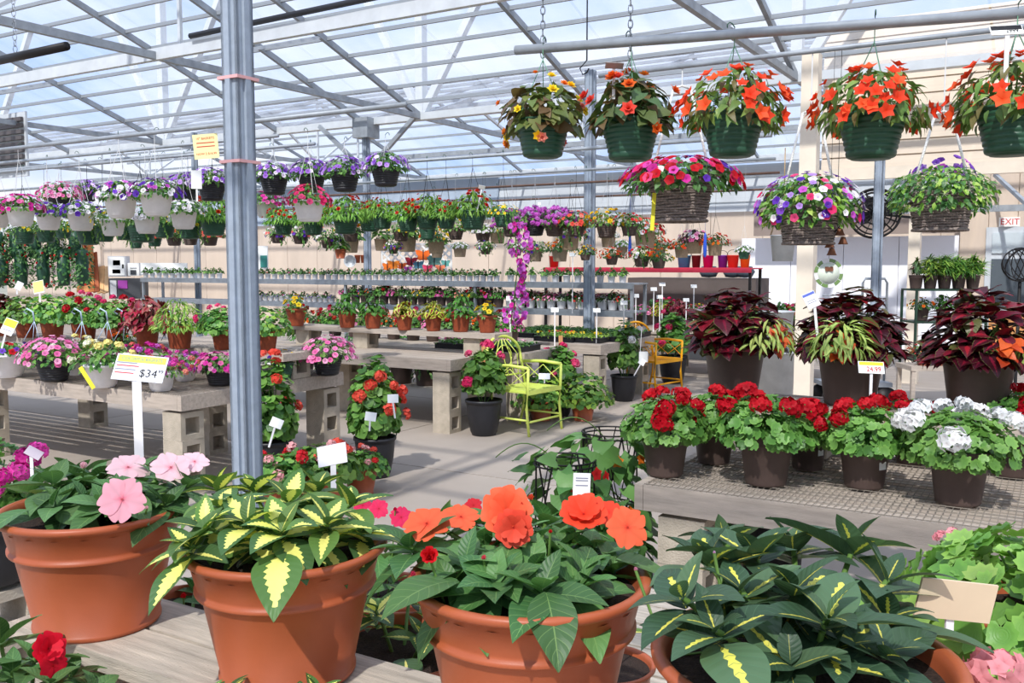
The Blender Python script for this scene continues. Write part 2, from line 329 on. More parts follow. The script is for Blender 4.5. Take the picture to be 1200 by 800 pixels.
# ---------------------------------------------------------------- pots: unit diameter, base at z=0
POTS = {  # height, rim profile builder
 'classic': (.66, TERRA), 'nursery': (.95, BROWN), 'basket_white': (.64, WHITEP), 'basket_green': (.66, GREENP), 'basket_black': (.62, BLACKP), 'fluted': (.84, TERRAF),
 'basket_brown': (.62, BROWNH), 'fibre': (.80, BEIGEP), 'wicker': (.62, WICKER), 'urn_black': (.95, BLACKP), 'bowl_terra': (.72, TERRA), 'coleuspot': (.86, BROWN), 'smallwhite': (.9, WHITEP), 'smallgreen': (.7, GREENP), 'dark': (.64, BROWN)}
POTC = {}
def pot_mesh(kind, seg=None):
    if kind in POTC: return POTC[kind]
    h, m = POTS[kind]; b = B(); n = 32
    if kind in ('classic', 'bowl_terra'):
        n = 56; k = h/.66
        pr = [(.0, .0), (.325, .0), (.335, .012), (.335, .03), (.325, .035), (.408, .44), (.412, .445), (.437, .447), (.44, .452), (.44, .468), (.428, .474), (.432, .49), (.463, .615), (.484, .618), (.497, .63), (.5, .645), (.492, .658), (.472, .66), (.455, .652), (.445, .62), (.43, .56)]
        pr = [(r, z*k) for r, z in pr]
    elif kind in ('nursery', 'coleuspot'):
        pr = [(0, 0), (.35, 0), (.365, .015), (.37, .05), (.46, h*.78), (.475, h*.79), (.478, h*.80), (.49, h*.96), (.5, h*.97), (.5, h), (.485, h), (.478, h*.9)]
    elif kind in ('basket_white',):
        pr = [(0, 0), (.29, 0), (.31, .01), (.315, .05), (.335, .06), (.36, .075), (.455, h-.07), (.485, h-.06), (.5, h-.04), (.5, h-.01), (.49, h), (.47, h), (.455, h-.08)]
    elif kind in ('basket_green', 'basket_black', 'basket_brown', 'dark', 'smallgreen'):
        pr = [(0, 0), (.28, 0), (.285, .012), (.32, .02), (.345, .035)]
        for i in range(7):
            r = .355+(.465-.355)*i/6; z = .06+(h-.15)*i/6.5; pr += [(r, z), (r+.006, z+.03), (r+.004, z+.055), (r-.004, z+.062)]
        pr += [(.475, h-.04), (.5, h-.035), (.5, h), (.485, h), (.47, h-.06)]
    elif kind == 'fluted':
        n = 64; pr = [(0, 0), (.34, 0), (.35, .02), (.36, .05), (.455, h-.14), (.46, h-.12), (.49, h-.11), (.5, h-.02), (.495, h), (.475, h), (.465, h-.05)]
    elif kind == 'wicker':
        pr = [(0, 0), (.40, 0), (.425, .03), (.49, h-.05), (.51, h-.03), (.5, h), (.47, h), (.46, h-.1)]
        b2 = B(); k = 15
        for i in range(k):
            z = .02+(h-.04)*i/(k-1); r = .41+(.5-.41)*i/(k-1); pts = []
            for j in range(33):
                a = 2*PI*j/32; rr = r+.012*math.sin(16*a+PI*(i % 2)); pts.append((rr*math.cos(a), rr*math.sin(a), z+.008*math.sin(5*a+i*2.1)))
            tube(b2, pts, .021, 5, cap=False)
        for s_ in (0, 1): tube(b2, [((.43+.08*s_)*math.cos(2*PI*j/32), (.43+.08*s_)*math.sin(2*PI*j/32), h*s_) for j in range(33)], .024, 6, cap=False)
        b = b2; pr = [(0, .02), (.39, .02), (.47, h-.02), (.45, h-.1)]
    elif kind == 'urn_black':
        pr = [(0, 0), (.31, 0), (.32, .03), (.36, .1), (.43, .45), (.465, .8), (.47, h-.08), (.5, h-.07), (.5, h), (.48, h), (.46, h-.08)]
    elif kind == 'fibre':
        n = 24; pr = [(0, 0), (.36, 0), (.38, .03), (.47, h-.05), (.5, h-.04), (.5, h), (.47, h), (.45, h-.08)]
    else:
        n = 14; pr = [(0, 0), (.36, 0), (.38, .03), (.47, h-.08), (.5, h-.07), (.5, h), (.46, h), (.45, h-.08)]
    lathe(b, pr, n, flute=(1 if kind == 'fluted' else 0), fl_z=(.04, h-.12), sq=(5 if kind == 'fibre' else 0))
    me = b.mesh('pot_'+kind, m); sb = B(); disc(sb, .46, h-.07, 20); so_ = sb.mesh('soil', SOIL)
    POTC[kind] = (me, so_, h); return POTC[kind]
# ---------------------------------------------------------------- bushes. All lengths in pot diameters, z from the pot's base
def leaf_rot(n, rnd, hang=.5, flat=.5):
    """leaf frame: blade normal near n, tip pointing outwards and down"""
    out = np.array([n[0], n[1], 0.0])+1e-3; out /= np.linalg.norm(out); y = out*(.7+.3*rnd.random()) + np.array([0, 0, -hang+.9*(n[2])*.5]) + np.array([rnd.uniform(-.5, .5) for _ in range(3)])
    return frame_from(y, n+np.array([0, 0, flat])+np.array([rnd.uniform(-.35, .35) for _ in range(3)]))
GR = [srgb(104, 148, 66), srgb(84, 130, 58), srgb(124, 164, 80), srgb(66, 112, 52)]
DG = [srgb(72, 112, 60), srgb(56, 94, 50), srgb(90, 130, 70)]
YG = [srgb(150, 184, 76), srgb(128, 170, 66), srgb(170, 196, 90)]
GG = [srgb(120, 146, 110), srgb(100, 132, 92)]
def pick(rnd, cols): return np.array(rnd.choice(cols))
def bush(key, h, leaf='oval', ls=.2, n=150, mat_=None, cols=GR, rx=.76, rz=.5, rdown=.25, emin=-.35, zc=None, fl=None, fs=.14, fn=40, fcols=None, find=False, ind=False, ez=.1, trail=0, seed=0, frng=1.03, stalks=False, fl_lo=None, lname='leaf', fname='flower', sx=1.0, inner=True, hang=.5, flat=.5):
    rnd = random.Random(seed*77+hash(key) % 1000 if False else seed*77+len(key)); zc = h-.05 if zc is None else zc; parts = []; mat_ = mat_ or LEAF
    def pos(e0, lo, hi):
        d = rdir(e0, 1.0, rnd); q = rnd.uniform(lo, hi); s = rz if d[2] > 0 else rdown
        return d, np.array([d[0]*rx*q*sx, d[1]*rx*q, zc+d[2]*s*q])
    b = B(); lt = LT[leaf]; ms = {}
    for k in range(n):
        inn = inner and k % 4 == 0; d, q = pos(emin, .35 if inn else .78, .7 if inn else 1.0); 
        if q[2] < h and math.hypot(q[0], q[1]) < .5: q[2] = h+.03
        nrm = d if leaf.startswith(('ger', 'ivy')) is False else d+np.array([0, 0, .35]); s = ls*rnd.uniform(.75, 1.2)
        if leaf.startswith(('ger', 'ivy')): Mx = face_M(nrm+np.array([rnd.uniform(-.4, .4) for _ in range(3)]), rnd.uniform(0, 6.28))
        else: Mx = leaf_rot(d, rnd, hang, flat); q = q-Mx[:, 1]*s*.5
        c = pick(rnd, cols)*rnd.uniform(.85, 1.12)
        if ind:
            ck = (key, leaf, id(mat_), rnd.randrange(3)*0 + min(len(cols)-1, rnd.randrange(len(cols))))
            if ck not in ms:
                bb = B(); bb.add(lt, col=np.array(cols[ck[3]])); ms[ck] = bb.mesh('leaf', mat_)
            parts.append((lname, ms[ck], npM(Mx, q, s), None))
        else: b.add(lt, Mx*s, q, col=c)
    for k in range(trail):
        a = rnd.uniform(0, 6.28); L = rnd.uniform(.3, .9); r0 = .5
        for i in range(int(L/.07)):
            q = np.array([math.cos(a+i*.03)*(r0+.06*math.sin(i)), math.sin(a+i*.03)*(r0+.06*math.sin(i)), h-.07*i]); Mx = leaf_rot(np.array([math.cos(a), math.sin(a), .1]), rnd, .9)
            b.add(lt, Mx*ls*.8, q, col=pick(rnd, cols))
    sb = B()
    for k in range(9):
        d = rdir(.2, 1, rnd); tube(sb, [(d[0]*.1, d[1]*.1, h-.08), (d[0]*.3, d[1]*.3, h+.25*rz), (d[0]*rx*.7, d[1]*rx*.7, zc+d[2]*rz*.8)], .012, 4, cap=False)
    parts.append(('stems', sb.mesh('stems', STEM), None, 'stuff'))
    if b.n: parts.append(('foliage', b.mesh('foliage', mat_), None, 'stuff'))
    fb = B(); fm = {}; kb = B()
    if fl:
        for k in range(fn):
            d, q = pos(emin if fl_lo is None else fl_lo, frng*.96, frng*1.06); ft = FT[fl if isinstance(fl, str) else rnd.choice(fl)]; s = fs*rnd.uniform(.8, 1.2)
            ci = rnd.randrange(len(fcols)); c = np.array(fcols[ci]); Mx = face_M(d+np.array([0, -.0, .25]), rnd.uniform(0, 6))
            if stalks: kb_p = q*1.0; kb_p[2] -= s*.3; tube(kb, [(q[0]*.6, q[1]*.6, q[2]-.22), kb_p], .011, 4, cap=False)
            if find:
                if ci not in fm: bb = B(); bb.add(ft, col=c); fm[ci] = bb.mesh('flower', PETAL)
                parts.append((fname, fm[ci], npM(Mx, q, s), None))
            else: fb.add(ft, Mx*s, q, col=c*rnd.uniform(.9, 1.08))
    if fb.n: parts.append(('blossoms', fb.mesh('blossoms', PETAL), None, 'stuff'))
    if kb.n: parts.append(('flower_stalks', kb.mesh('flower_stalks', STEM), None, 'stuff'))
    return parts
cc = lambda *a: [srgb(*q) for q in a]
PUR = cc((160, 110, 205), (190, 150, 225), (130, 76, 190), (240, 230, 245)); PINK = cc((240, 130, 185), (235, 110, 170), (246, 170, 205)); MAG = cc((222, 50, 160), (235, 80, 180), (200, 40, 140))
RED = cc((205, 20, 35), (190, 10, 30)); CORAL = cc((242, 96, 78), (235, 80, 64)); WHT = cc((250, 248, 246), (240, 240, 240)); ORG = cc((240, 110, 40), (250, 140, 50)); YEL = cc((248, 220, 50), (250, 205, 40)); VIO = cc((96, 50, 170), (120, 70, 200)); ORR = cc((238, 72, 40), (246, 96, 50)); HPK = cc((228, 50, 110), (236, 80, 130)); SAL = cc((244, 150, 130), (240, 120, 110)); LILA = cc((205, 90, 200), (220, 120, 215))
BURG = cc((90, 20, 36), (62, 16, 28), (112, 24, 40), (76, 18, 32))
SP = {
 'petunia_purple': dict(leaf='oval', ls=0.17, n=260, fl='star', fs=0.165, fn=90, fcols=PUR, rz=0.55, fl_lo=-.05),
 'petunia_pink': dict(leaf='oval', ls=0.17, n=260, fl='star', fs=0.18, fn=100, fcols=PINK, rz=0.66, fl_lo=-.1, rx=0.9),
 'petunia_magenta': dict(leaf='oval', ls=0.17, n=260, fl='petunia', fs=0.19, fn=70, fcols=MAG+PINK, rz=0.52, fl_lo=-.2),
 'petunia_hotpink': dict(leaf='oval', ls=0.17, n=260, fl='petunia', fs=0.19, fn=70, fcols=HPK, rz=0.52, fl_lo=-.2, rx=.66),
 'petunia_mix': dict(leaf='oval', ls=0.17, n=260, fl='petunia', fs=0.18, fn=70, fcols=WHT+VIO+LILA, rz=0.49, fl_lo=-.1),
 'petunia_violet': dict(leaf='oval', ls=0.17, n=260, fl='petunia', fs=0.18, fn=60, fcols=VIO+WHT, rz=0.47, fl_lo=-.2),
 'petunia_white': dict(leaf='oval', ls=0.17, n=260, fl='petunia', fs=0.16, fn=80, fcols=WHT, rz=0.44, fl_lo=-.3),
 'marigold_hanging': dict(leaf='strap', ls=.34, n=360, fl='pom', fs=.15, fn=26, fcols=cc((220, 62, 28), (200, 40, 30)), rz=0.78, cols=[srgb(120, 170, 66), srgb(140, 186, 80), srgb(96, 146, 56)], fl_lo=.2, emin=-.35, rx=1.0, frng=1.0),
 'greenery_yellow': dict(leaf='oval', ls=.17, n=200, fl='petunia', fs=.15, fn=22, fcols=YEL, rz=0.5, trail=6, rx=0.85),
 'mixed_trailing': dict(leaf='oval', ls=.22, n=170, cols=DG+GR, fl='petunia', fs=.2, fn=30, fcols=WHT+SAL+VIO, rz=0.66, trail=10, fl_lo=-.6, rx=0.95),
 'impatiens_coral': dict(leaf='oval', ls=.24, n=170, cols=GR, fl='single', fs=.26, fn=44, fcols=CORAL+SAL, rz=0.66, trail=3, fl_lo=-.3, rx=0.95),
 'impatiens_orange': dict(leaf='oval', ls=.22, n=170, cols=DG, fl='rose', fs=.22, fn=54, fcols=ORG+CORAL, rz=0.66, fl_lo=-.3, rx=0.95),
 'bronze_pink': dict(leaf='oval', ls=.26, n=170, cols=cc((70, 50, 44), (92, 60, 50), (60, 70, 46)), fl='single', fs=.26, fn=40, fcols=PINK+WHT, rz=0.66, fl_lo=-.2, rx=0.95),
 'yellow_mass': dict(leaf='oval', ls=.22, n=170, fl='rose', fs=.26, fn=40, fcols=YEL, rz=0.66, fl_lo=-.1, rx=0.95),
 'magenta_trailing': dict(leaf='oval', ls=.22, n=170, fl='spike', fs=0.17, fn=120, fcols=LILA, rz=0.66, trail=6, fl_lo=-.4, rx=0.95),
 'red_white': dict(leaf='oval', ls=.2, n=170, fl='petunia', fs=.22, fn=44, fcols=CORAL+WHT+RED, rz=0.66, trail=6, fl_lo=-.3, rx=0.95),
 'orange_small': dict(leaf='oval', ls=.24, n=170, fl='rose', fs=.26, fn=22, fcols=ORG+YEL, rz=0.66, fl_lo=0, cols=DG, rx=0.95),
 'seedling': dict(leaf='oval', ls=0.6, n=44, rz=1.0, rx=0.8, cols=DG+GR, emin=.0),
 'seedling_pink': dict(leaf='oval', ls=0.55, n=36, rz=1.0, rx=0.8, cols=DG, emin=.0, fl='rose', fs=.3, fn=4, fcols=PINK+SAL),
 'geranium_red': dict(leaf='geran', ls=0.215, n=430, fl='umbel', fs=0.38, fn=8, fcols=RED, find=True, rx=.92, rz=.74, emin=-.5, rdown=.26, fl_lo=.35, frng=1.12, stalks=True, fname='flower_head', cols=cc((112, 160, 76), (96, 144, 64), (132, 178, 92), (80, 126, 56))),
 'geranium_white': dict(leaf='geran', ls=0.22, n=450, fl='umbel', fs=0.42, fn=10, fcols=WHT, find=True, rx=1.0, rz=.72, emin=-.5, rdown=.3, fl_lo=.25, frng=1.12, stalks=True, fname='flower_head', cols=cc((112, 160, 76), (96, 144, 64), (132, 178, 92))),
 'geranium_small': dict(leaf='geran1', ls=.25, n=130, fl='umbel_s', fs=.26, fn=6, fcols=CORAL, rx=.66, rz=.55, emin=-.3, fl_lo=.3, frng=1.08, stalks=True),
 'geranium_pink': dict(leaf='geran1', ls=.25, n=130, fl='umbel_s', fs=.28, fn=9, fcols=cc((244, 180, 180), (240, 160, 165)), rx=.75, rz=.5, emin=-.4, fl_lo=.3, frng=1.1, find=True, fname='flower_head', stalks=True),
 'geranium_green': dict(leaf='geran1', ls=.24, n=360, rx=1.12, rz=1.05, emin=-.3, cols=GR+YG[:1]),
 'geranium_redsm': dict(leaf='geran1', ls=.25, n=350, fl='umbel_s', fs=0.28, fn=11, fcols=RED+HPK, rx=1.1, rz=1.0, emin=-.3, fl_lo=.3, frng=1.1, stalks=True),
 'geranium_magenta': dict(leaf='geran', ls=.17, n=230, fl='umbel', fs=.26, fn=9, fcols=MAG, find=True, rx=.6, rz=.75, emin=-.3, fl_lo=.1, frng=1.1, stalks=True, fname='flower_head'),
 'pansy_yellow': dict(leaf='oval', ls=.2, n=110, fl='pansy', fs=.3, fn=12, fcols=YEL, rz=0.7, rx=0.65, fl_lo=.3), 'pansy_mix': dict(leaf='oval', ls=.18, n=90, fl='pansy', fs=.2, fn=18, fcols=WHT+YEL+VIO[:1], rz=.5, rx=0.8, fl_lo=.0),
 'violet_pansy': dict(leaf='oval', ls=.2, n=90, fl='pansy', fs=.2, fn=18, fcols=VIO+RED[:1], rz=.4, fl_lo=-.1),
 'basil': dict(leaf='ovalf', ls=.3, n=170, cols=[srgb(90, 150, 60), srgb(76, 130, 54)], rx=0.85, rz=1.0, emin=-.1), 'coleus_yellow': dict(leaf='heartw', ls=.42, n=70, mat_=COLEUSY, cols=cc((206, 206, 110), (180, 190, 90)), rx=0.75, rz=0.75, emin=-.2),
 'coleus_lime': dict(leaf='heartw', ls=.34, n=80, mat_=COLEUSY, cols=cc((200, 205, 70), (180, 196, 60)), rx=0.78, rz=0.85, emin=-.2), 'coleus_red': dict(leaf='frill', ls=0.5, n=150, mat_=COLEUS, cols=cc((160, 30, 66), (110, 24, 50), (150, 80, 80)), rx=1.1, rz=1.15, emin=-.2),
 'fern_lime': dict(leaf='strap', ls=0.3, n=520, cols=YG+GR[:1], rx=1.05, rz=1.05, emin=-.5), 'marigold_dense': dict(leaf='oval', ls=.16, n=220, cols=DG, fl='pom', fs=.14, fn=8, fcols=YEL+ORG, rx=0.75, rz=0.7, emin=0, fl_lo=.7, frng=1.0),
 'lantana': dict(leaf='oval', ls=.22, n=210, cols=GR, fl='umbel_s', fs=.24, fn=14, fcols=cc((250, 250, 225), (250, 235, 150)), rx=0.9, rz=0.7, emin=-.2, fl_lo=.2),
 'verbena': dict(leaf='oval', ls=.18, n=170, fl='umbel_s', fs=.2, fn=40, fcols=LILA+MAG+SAL, rx=1.05, rz=0.5, emin=-.2, fl_lo=0),
 'wicker_red': dict(leaf='oval', ls=.16, n=620, cols=GR+DG, fl='petunia', fs=.17, fn=150, fcols=RED+MAG+RED+HPK+WHT[:1]+VIO[:1], rx=.92, rz=.45, emin=-.25, rdown=.5, fl_lo=.0, sx=1.05),
 'wicker_mixed': dict(leaf='oval', ls=.15, n=900, cols=YG+GR+GR, fl='petunia', fs=.15, fn=130, fcols=VIO+PUR+WHT+LILA+HPK, rx=.88, rz=.62, emin=-.5, rdown=.62, fl_lo=-.35),
 'wicker_white': dict(leaf='oval', ls=.14, n=950, cols=GR+YG+DG, fl='tiny', fs=0.11, fn=110, fcols=WHT, rx=.88, rz=.5, emin=-.5, rdown=.62, fl_lo=-.45, frng=1.06),
 'boliviensis': dict(leaf='wing', ls=0.27, n=290, ind=True, cols=cc((112, 144, 72), (90, 122, 60), (134, 158, 80), (104, 134, 68), (112, 104, 64)), rx=.86, rz=0.74, rdown=0.36, emin=-.45, fl='begonia', fs=0.25, fn=56, fcols=ORR, find=True, fl_lo=-.3, frng=1.0),
 'begonia_yellow': dict(leaf='heart', ls=0.26, n=170, ind=True, cols=cc((120, 128, 70), (110, 88, 58), (104, 122, 66)), rx=.78, rz=0.75, rdown=.5, emin=-.4, fl='rose', fs=.2, fn=22, fcols=YEL+ORG[1:]+SAL, find=True, fl_lo=-.6, frng=1.12),
 'begonia_orange': dict(leaf='heart', ls=0.28, n=180, ind=True, cols=cc((98, 112, 66), (112, 90, 60), (82, 108, 66)), rx=.76, rz=0.75, rdown=.35, emin=-.3, fl='rose', fs=.26, fn=15, fcols=ORG+CORAL, find=True, fl_lo=-.45, frng=1.1),
 'coleus_dark': dict(leaf='heart', ls=0.31, n=300, ind=True, mat_=COLEUS, cols=BURG+cc((84, 84, 44),), rx=0.82, rz=0.98, rdown=.16, emin=-.25, hang=0.15, flat=1.6),
 'coneflower': dict(leaf='strap', ls=.5, n=90, cols=YG, rx=.5, rz=1.2, emin=.2)}
PROTO = {}
def proto(sp, kind, seed):
    k = (sp, kind, seed)
    if k not in PROTO:
        h = pot_mesh(kind)[2]; PROTO[k] = bush(sp, h, seed=seed, **SP[sp])
    return PROTO[k]
HANG = {}
def hanger_mesh(mat_, h, top):
    k = (mat_.name, h, top)
    if k not in HANG:
        b = B()
        for j in range(3):
            a = 2*PI*j/3+.4; tube(b, [(.48*math.cos(a), .48*math.sin(a), h-.02), (0, 0, h+top)], .008, 4, cap=False)
        HANG[k] = b.mesh('hanger', mat_)
    return HANG[k]
CUBE = BOX and None
def unit_rod(name, m, r=.5, n=6):
    b = B(); tube(b, [(0, 0, 0), (0, 0, 1)], r, n); return b.mesh(name, m)
ROD = {}
def rod(name, m, parent, p, L, r):
    if (m.name) not in ROD: ROD[m.name] = unit_rod('rod', m)
    return ob(name, ROD[m.name], parent, loc=p, scale=(r*2, r*2, L))
HK = B(); tube(HK, [(0, 0, 0), (0, 0, .03), (.012, 0, .045), (.024, 0, .05), (.036, 0, .04), (.036, 0, .025)], .003, 5)
HKM = HK.mesh('hook', GREENP)
def plant(name, label, cat, loc, dia, kind, sp, seed=0, rz=0.0, group=None, hang=None, top=1.9, wire=WHITEW, parts=None, potmat=None, soil=True):
    me, so_, h = pot_mesh(kind)
    r = E(name, label=label, cat=cat, group=group); r.location = loc; r.rotation_euler = (0, 0, rz); r.scale = (dia,)*3
    p = ob('pot', me, r)
    if potmat: p.material_slots[0].link = 'OBJECT'; p.material_slots[0].material = potmat
    if soil: ob('soil', so_, r)
    for nm, m, Mx, kd in (parts if parts is not None else proto(sp, kind, seed)):
        ob(nm, m, r, M=Mx, kind=kd)
    if hang is not None:
        ob('hanger', hanger_mesh(wire, h, top), r)
        zt = (hang-loc[2])/dia; z0 = h+top
        if zt > z0: rod('hanging_wire', wire, r, (0, 0, z0), zt-z0, .008)
        ob('hook', HKM, r, M=Matrix.Translation((0, 0, max(zt, z0)-.02)) @ Matrix.Scale(1/dia*1.0, 4))
    return r
RAILS = {5.3: 2.78, 6.1: 2.80, 6.85: 2.83, 7.4: 2.95, 8.2: 2.78, 9.3: 2.70, 10.3: 2.66, 12.0: 2.62}
def hung(px, py, w, kind, sp, label, dia=None, v=None, name='hanging_basket', group=None, rail=None, **k):
    """px,py: middle of the rim in the photograph; w: rim width in pixels"""
    dia = dia or .28; v = v or ray(px, py).dot(EY)*F*dia/w; v = min(RAILS, key=lambda r: abs(math.log(r/v))); q = PV(px, py, v); dia = w*((q-CO).dot(FW))/F; h = POTS[kind][0]*dia; q.z -= h
    return plant(name, label, 'hanging plant', q, dia, kind, sp, group=group, hang=RAILS[v], top=min(1.9, (RAILS[v]-q.z-h)/dia*.8), **k)
def stand(px, py, w, z, kind, sp, label, name='potted_plant', cat='plant', dia=None, group=None, **k):
    """px,py: middle of the pot's front foot in the photograph, standing on height z"""
    q = PZ(px, py, z); sc = (q-CO).dot(FW); dd = dia or w*sc/F; v = Vector((q.x, q.y, 0)).normalized(); q = q+v*dd*.36
    if not dia: dd = w*((q-CO).dot(FW))/F
    return plant(name, label, cat, q, dd, kind, sp, group=group, **k)
# ================================================================ THE SETTING
def struct(name, label=None, **k): return E(name, kind='structure', label=label, **k)
FLOORM = mat('concrete_floor', srgb(176, 164, 152), .75, var=.10, vs=1.3, bump=.08, bs=30, col2=srgb(156, 144, 132))
fl = struct('floor', 'grey concrete greenhouse floor'); fl.rotation_euler = (0, 0, RZ)
sb = B(); box(sb, 0, 1, 0, 1, -.1, 0); SLAB = sb.mesh('slab', FLOORM, False)
for i in range(-9, 6):
    for j in range(-2, 10): ob('slab', SLAB, fl, loc=(i*3.2+.8, j*3.2-.4, 0), scale=(3.185, 3.185, 1))
sb = B(); box(sb, -32, 24, -12, 34, -.2, -.012); sb.ob('joint_bed', mat('joint_sand', srgb(120, 110, 98), .95), fl)
gb = B(); box(gb, -90, 90, -60, 120, -.4, -.21); gb.ob('ground', mat('outdoor_ground', srgb(170, 168, 150), .95, vs=.5), kind='structure')
# roof
SHEET = bpy.data.materials.new('roof_sheet'); SHEET.use_nodes = True; nt = SHEET.node_tree; nt.nodes.clear()
tcn = N(nt, 'ShaderNodeTexCoord'); mpn = N(nt, 'ShaderNodeMapping'); mpn.inputs['Scale'].default_value = (3, .8, 1)
nn = N(nt, 'ShaderNodeTexNoise', i_Scale=1.3, i_Detail=5.0); mr = N(nt, 'ShaderNodeMapRange', i_From_Min=.35, i_From_Max=.7, i_To_Min=.02, i_To_Max=.17)
trn = N(nt, 'ShaderNodeBsdfTransparent'); trn.inputs[0].default_value = (.97, .98, 1, 1); tln = N(nt, 'ShaderNodeBsdfTranslucent'); tln.inputs[0].default_value = (.95, .95, .95, 1)
msn = N(nt, 'ShaderNodeMixShader'); on = N(nt, 'ShaderNodeOutputMaterial')
for a, b in ((tcn.outputs['Object'], mpn.inputs[0]), (mpn.outputs[0], nn.inputs[0]), (nn.outputs[0], mr.inputs[0]), (mr.outputs[0], msn.inputs[0]), (trn.outputs[0], msn.inputs[1]), (tln.outputs[0], msn.inputs[2]), (msn.outputs[0], on.inputs[0])): nt.links.new(a, b)
cl = struct('ceiling', 'translucent gabled greenhouse roof on galvanised purlins, rafters and ties'); cl.rotation_euler = (0, 0, RZ)
GZ = 4.2; SL = .35
PURL = B(); box(PURL, 0, 1, -.5, .5, -1, 0); PURLM = PURL.mesh('purlin', GALV, False)
SHB = B(); box(SHB, 0, 1, 0, 1, 0, .01); SHM = SHB.mesh('roof_panel', SHEET, False)
U0, U1 = -27.0, 11.0
def slope(v0, z0, v1, z1, step=.49):
    L = math.hypot(v1-v0, z1-z0); a = math.atan2(z1-z0, v1-v0); n = int(L/step)
    for i in range(n+1):
        t = i/n; ob('purlin', PURLM, cl, loc=(U0, v0+(v1-v0)*t, z0+(z1-z0)*t+.03), scale=(U1-U0, .04, .055))
    k = 16
    for i in range(k):
        o = ob('roof_panel', SHM, cl, loc=(U0+(U1-U0)*i/k, v0, z0+.045)); o.rotation_euler = (a, 0, 0); o.scale = ((U1-U0)/k-.03, L, 1)
spans = [(-6, 13.1), (13.1, 22.4)]
slope(5.5, 6.86, 13.1, GZ); slope(5.5, 6.86, -2.1, GZ, .9); slope(13.1, GZ, 17.7, 5.81, .7); slope(22.4, GZ, 17.7, 5.81, .62)
UN = cl
def member(name, p, q, w, h, m=GALV, up=(0, 0, 1)):
    b = B(); bar(b, p, q, w, h, up=up); return b.ob(name, m, UN, smooth=False)
us = [-22.9, -16.4, -9.7, -3.3, 3.2]
for u in us:
    member('tie_beam', (u, -2.1, GZ), (u, 22.4, GZ), .07, .09)
    for v0, v1, vr, zr in ((-2.1, 13.1, 5.5, 6.86), (13.1, 22.4, 17.7, 5.81)):
        member('rafter', (u, v0, GZ), (u, vr, zr-.06), .06, .09); member('rafter', (u, vr, zr-.06), (u, v1, GZ), .06, .09)
        L = v1-v0
        for f0, f1 in ((1/6, 1/3), (1/3, 1/3), (1/3, 1/2), (1/2, 1/2), (1/2, 2/3), (2/3, 2/3), (2/3, 5/6)):
            def zz(f): v = v0+L*f; return GZ+min((v-v0), (v1-v))*(zr-GZ)/(L/2)-.06
            if f0 == f1: member('web_brace', (u, v0+L*f0, GZ), (u, v0+L*f0, zz(f0)), .045, .045, ALU)
            elif f0 < .5: member('web_brace', (u, v0+L*f0, zz(f0)), (u, v0+L*f1, GZ), .045, .045, ALU)
            else: member('web_brace', (u, v0+L*f0, GZ), (u, v0+L*f1, zz(f1)), .045, .045, ALU)
for u in (-19.6, -13.1, -11, -6.5, -.1):
    member('rafter', (u, 5.5, 6.8), (u, 13.1, GZ), .06, .09); member('rafter', (u, 13.1, GZ), (u, 17.7, 5.75), .05, .07); member('rafter', (u, 17.7, 5.75), (u, 22.4, GZ), .05, .07)
# lattice girder over the gutter line: upright and two diagonals at each truss
for u in us:
    member('girder_post', (u, 13.1, GZ), (u, 13.1, GZ+2.9), .15, .15, ALU)
    member('girder_brace', (u, 13.1, GZ), (u-1.6, 13.1, GZ+2.9), .12, .12, ALU); member('girder_brace', (u, 13.1, GZ), (u+1.9, 13.1, GZ+2.9), .12, .12, ALU)
member('gutter_beam', (U0, 13.1, GZ), (U1, 13.1, GZ), .16, .12, ALU); member('gutter_beam', (U0, 22.4, GZ), (U1, 22.4, GZ), .16, .16, ALU)
member('cross_beam', (U0, 7.67, GZ+.02), (U1, 7.67, GZ+.02), .07, .14, ALU)
member('cross_beam', (U0, 17.7, GZ), (U1, 17.7, GZ), .07, .10)
b = B(); tube(b, [(-9, 7.6, GZ+.14), (-5, 7.6, GZ+.20), (-1, 7.6, GZ+.14), (6, 7.6, GZ+.13)], .035, 8); b.ob('black_conduit', BLACKP, cl)
# steel posts
def post(name, px, d, w, z1, label, bands=(), lean=0, z0=0):
    c = P(px, 400, d); c.z = 0; b = B(); h = w/2
    for x0, x1, y0, y1 in ((-h, h, -h, -h+.012), (-h, h, h-.012, h), (-h, -h+.012, -h, h), (h-.012, h, -h, h)): box(b, x0, x1, y0, y1, z0, z1)
    box(b, -.012, .012, -h-.012, -h+.003, z0, z1); box(b, h-.003, h+.012, -.012, .012, z0, z1)
    o = struct(name, label); o.location = c; o.rotation_euler = (0, lean, RZ); b.ob('shaft', GALVP, o, smooth=False)
    pb = B(); box(pb, -h-.06, h+.06, -h-.06, h+.06, 0, .012); pb.ob('base_plate', GALV, o, smooth=False)
    for z in bands:
        bb = B(); box(bb, -h-.012, h+.0125, -h-.0125, h+.0125, z, z+.011); bb.ob('pink_tie', paint('pink_tape', 226, 170, 170), o, smooth=False)
    return o
pa = post('trim_1', 286.5, 3.45, .080, 4.9, 'galvanised steel post at left behind the foreground pots', bands=(2.02, 2.32), lean=0)
post('trim_2', 690, 12.2, .115, 4.15, 'galvanised steel post behind the lime metal chair'); post('trim_3', 432, 16.8, .10, 4.15, 'distant galvanised post in line with the lattice panel')
post('trim_4', 234, 17.5, .085, 4.1, 'distant galvanised post left of the nearest post')
c3 = P(432, 400, 16.8); cu = c3.dot(EX); cv = c3.dot(EY)
for s in (-1, 1): member('knee_brace', (cu, cv, 3.3), (cu+s*1.1, cv, GZ), .07, .07)
member('post_head', (cu, cv, 3.9), (cu, cv, 4.25), .34, .34)
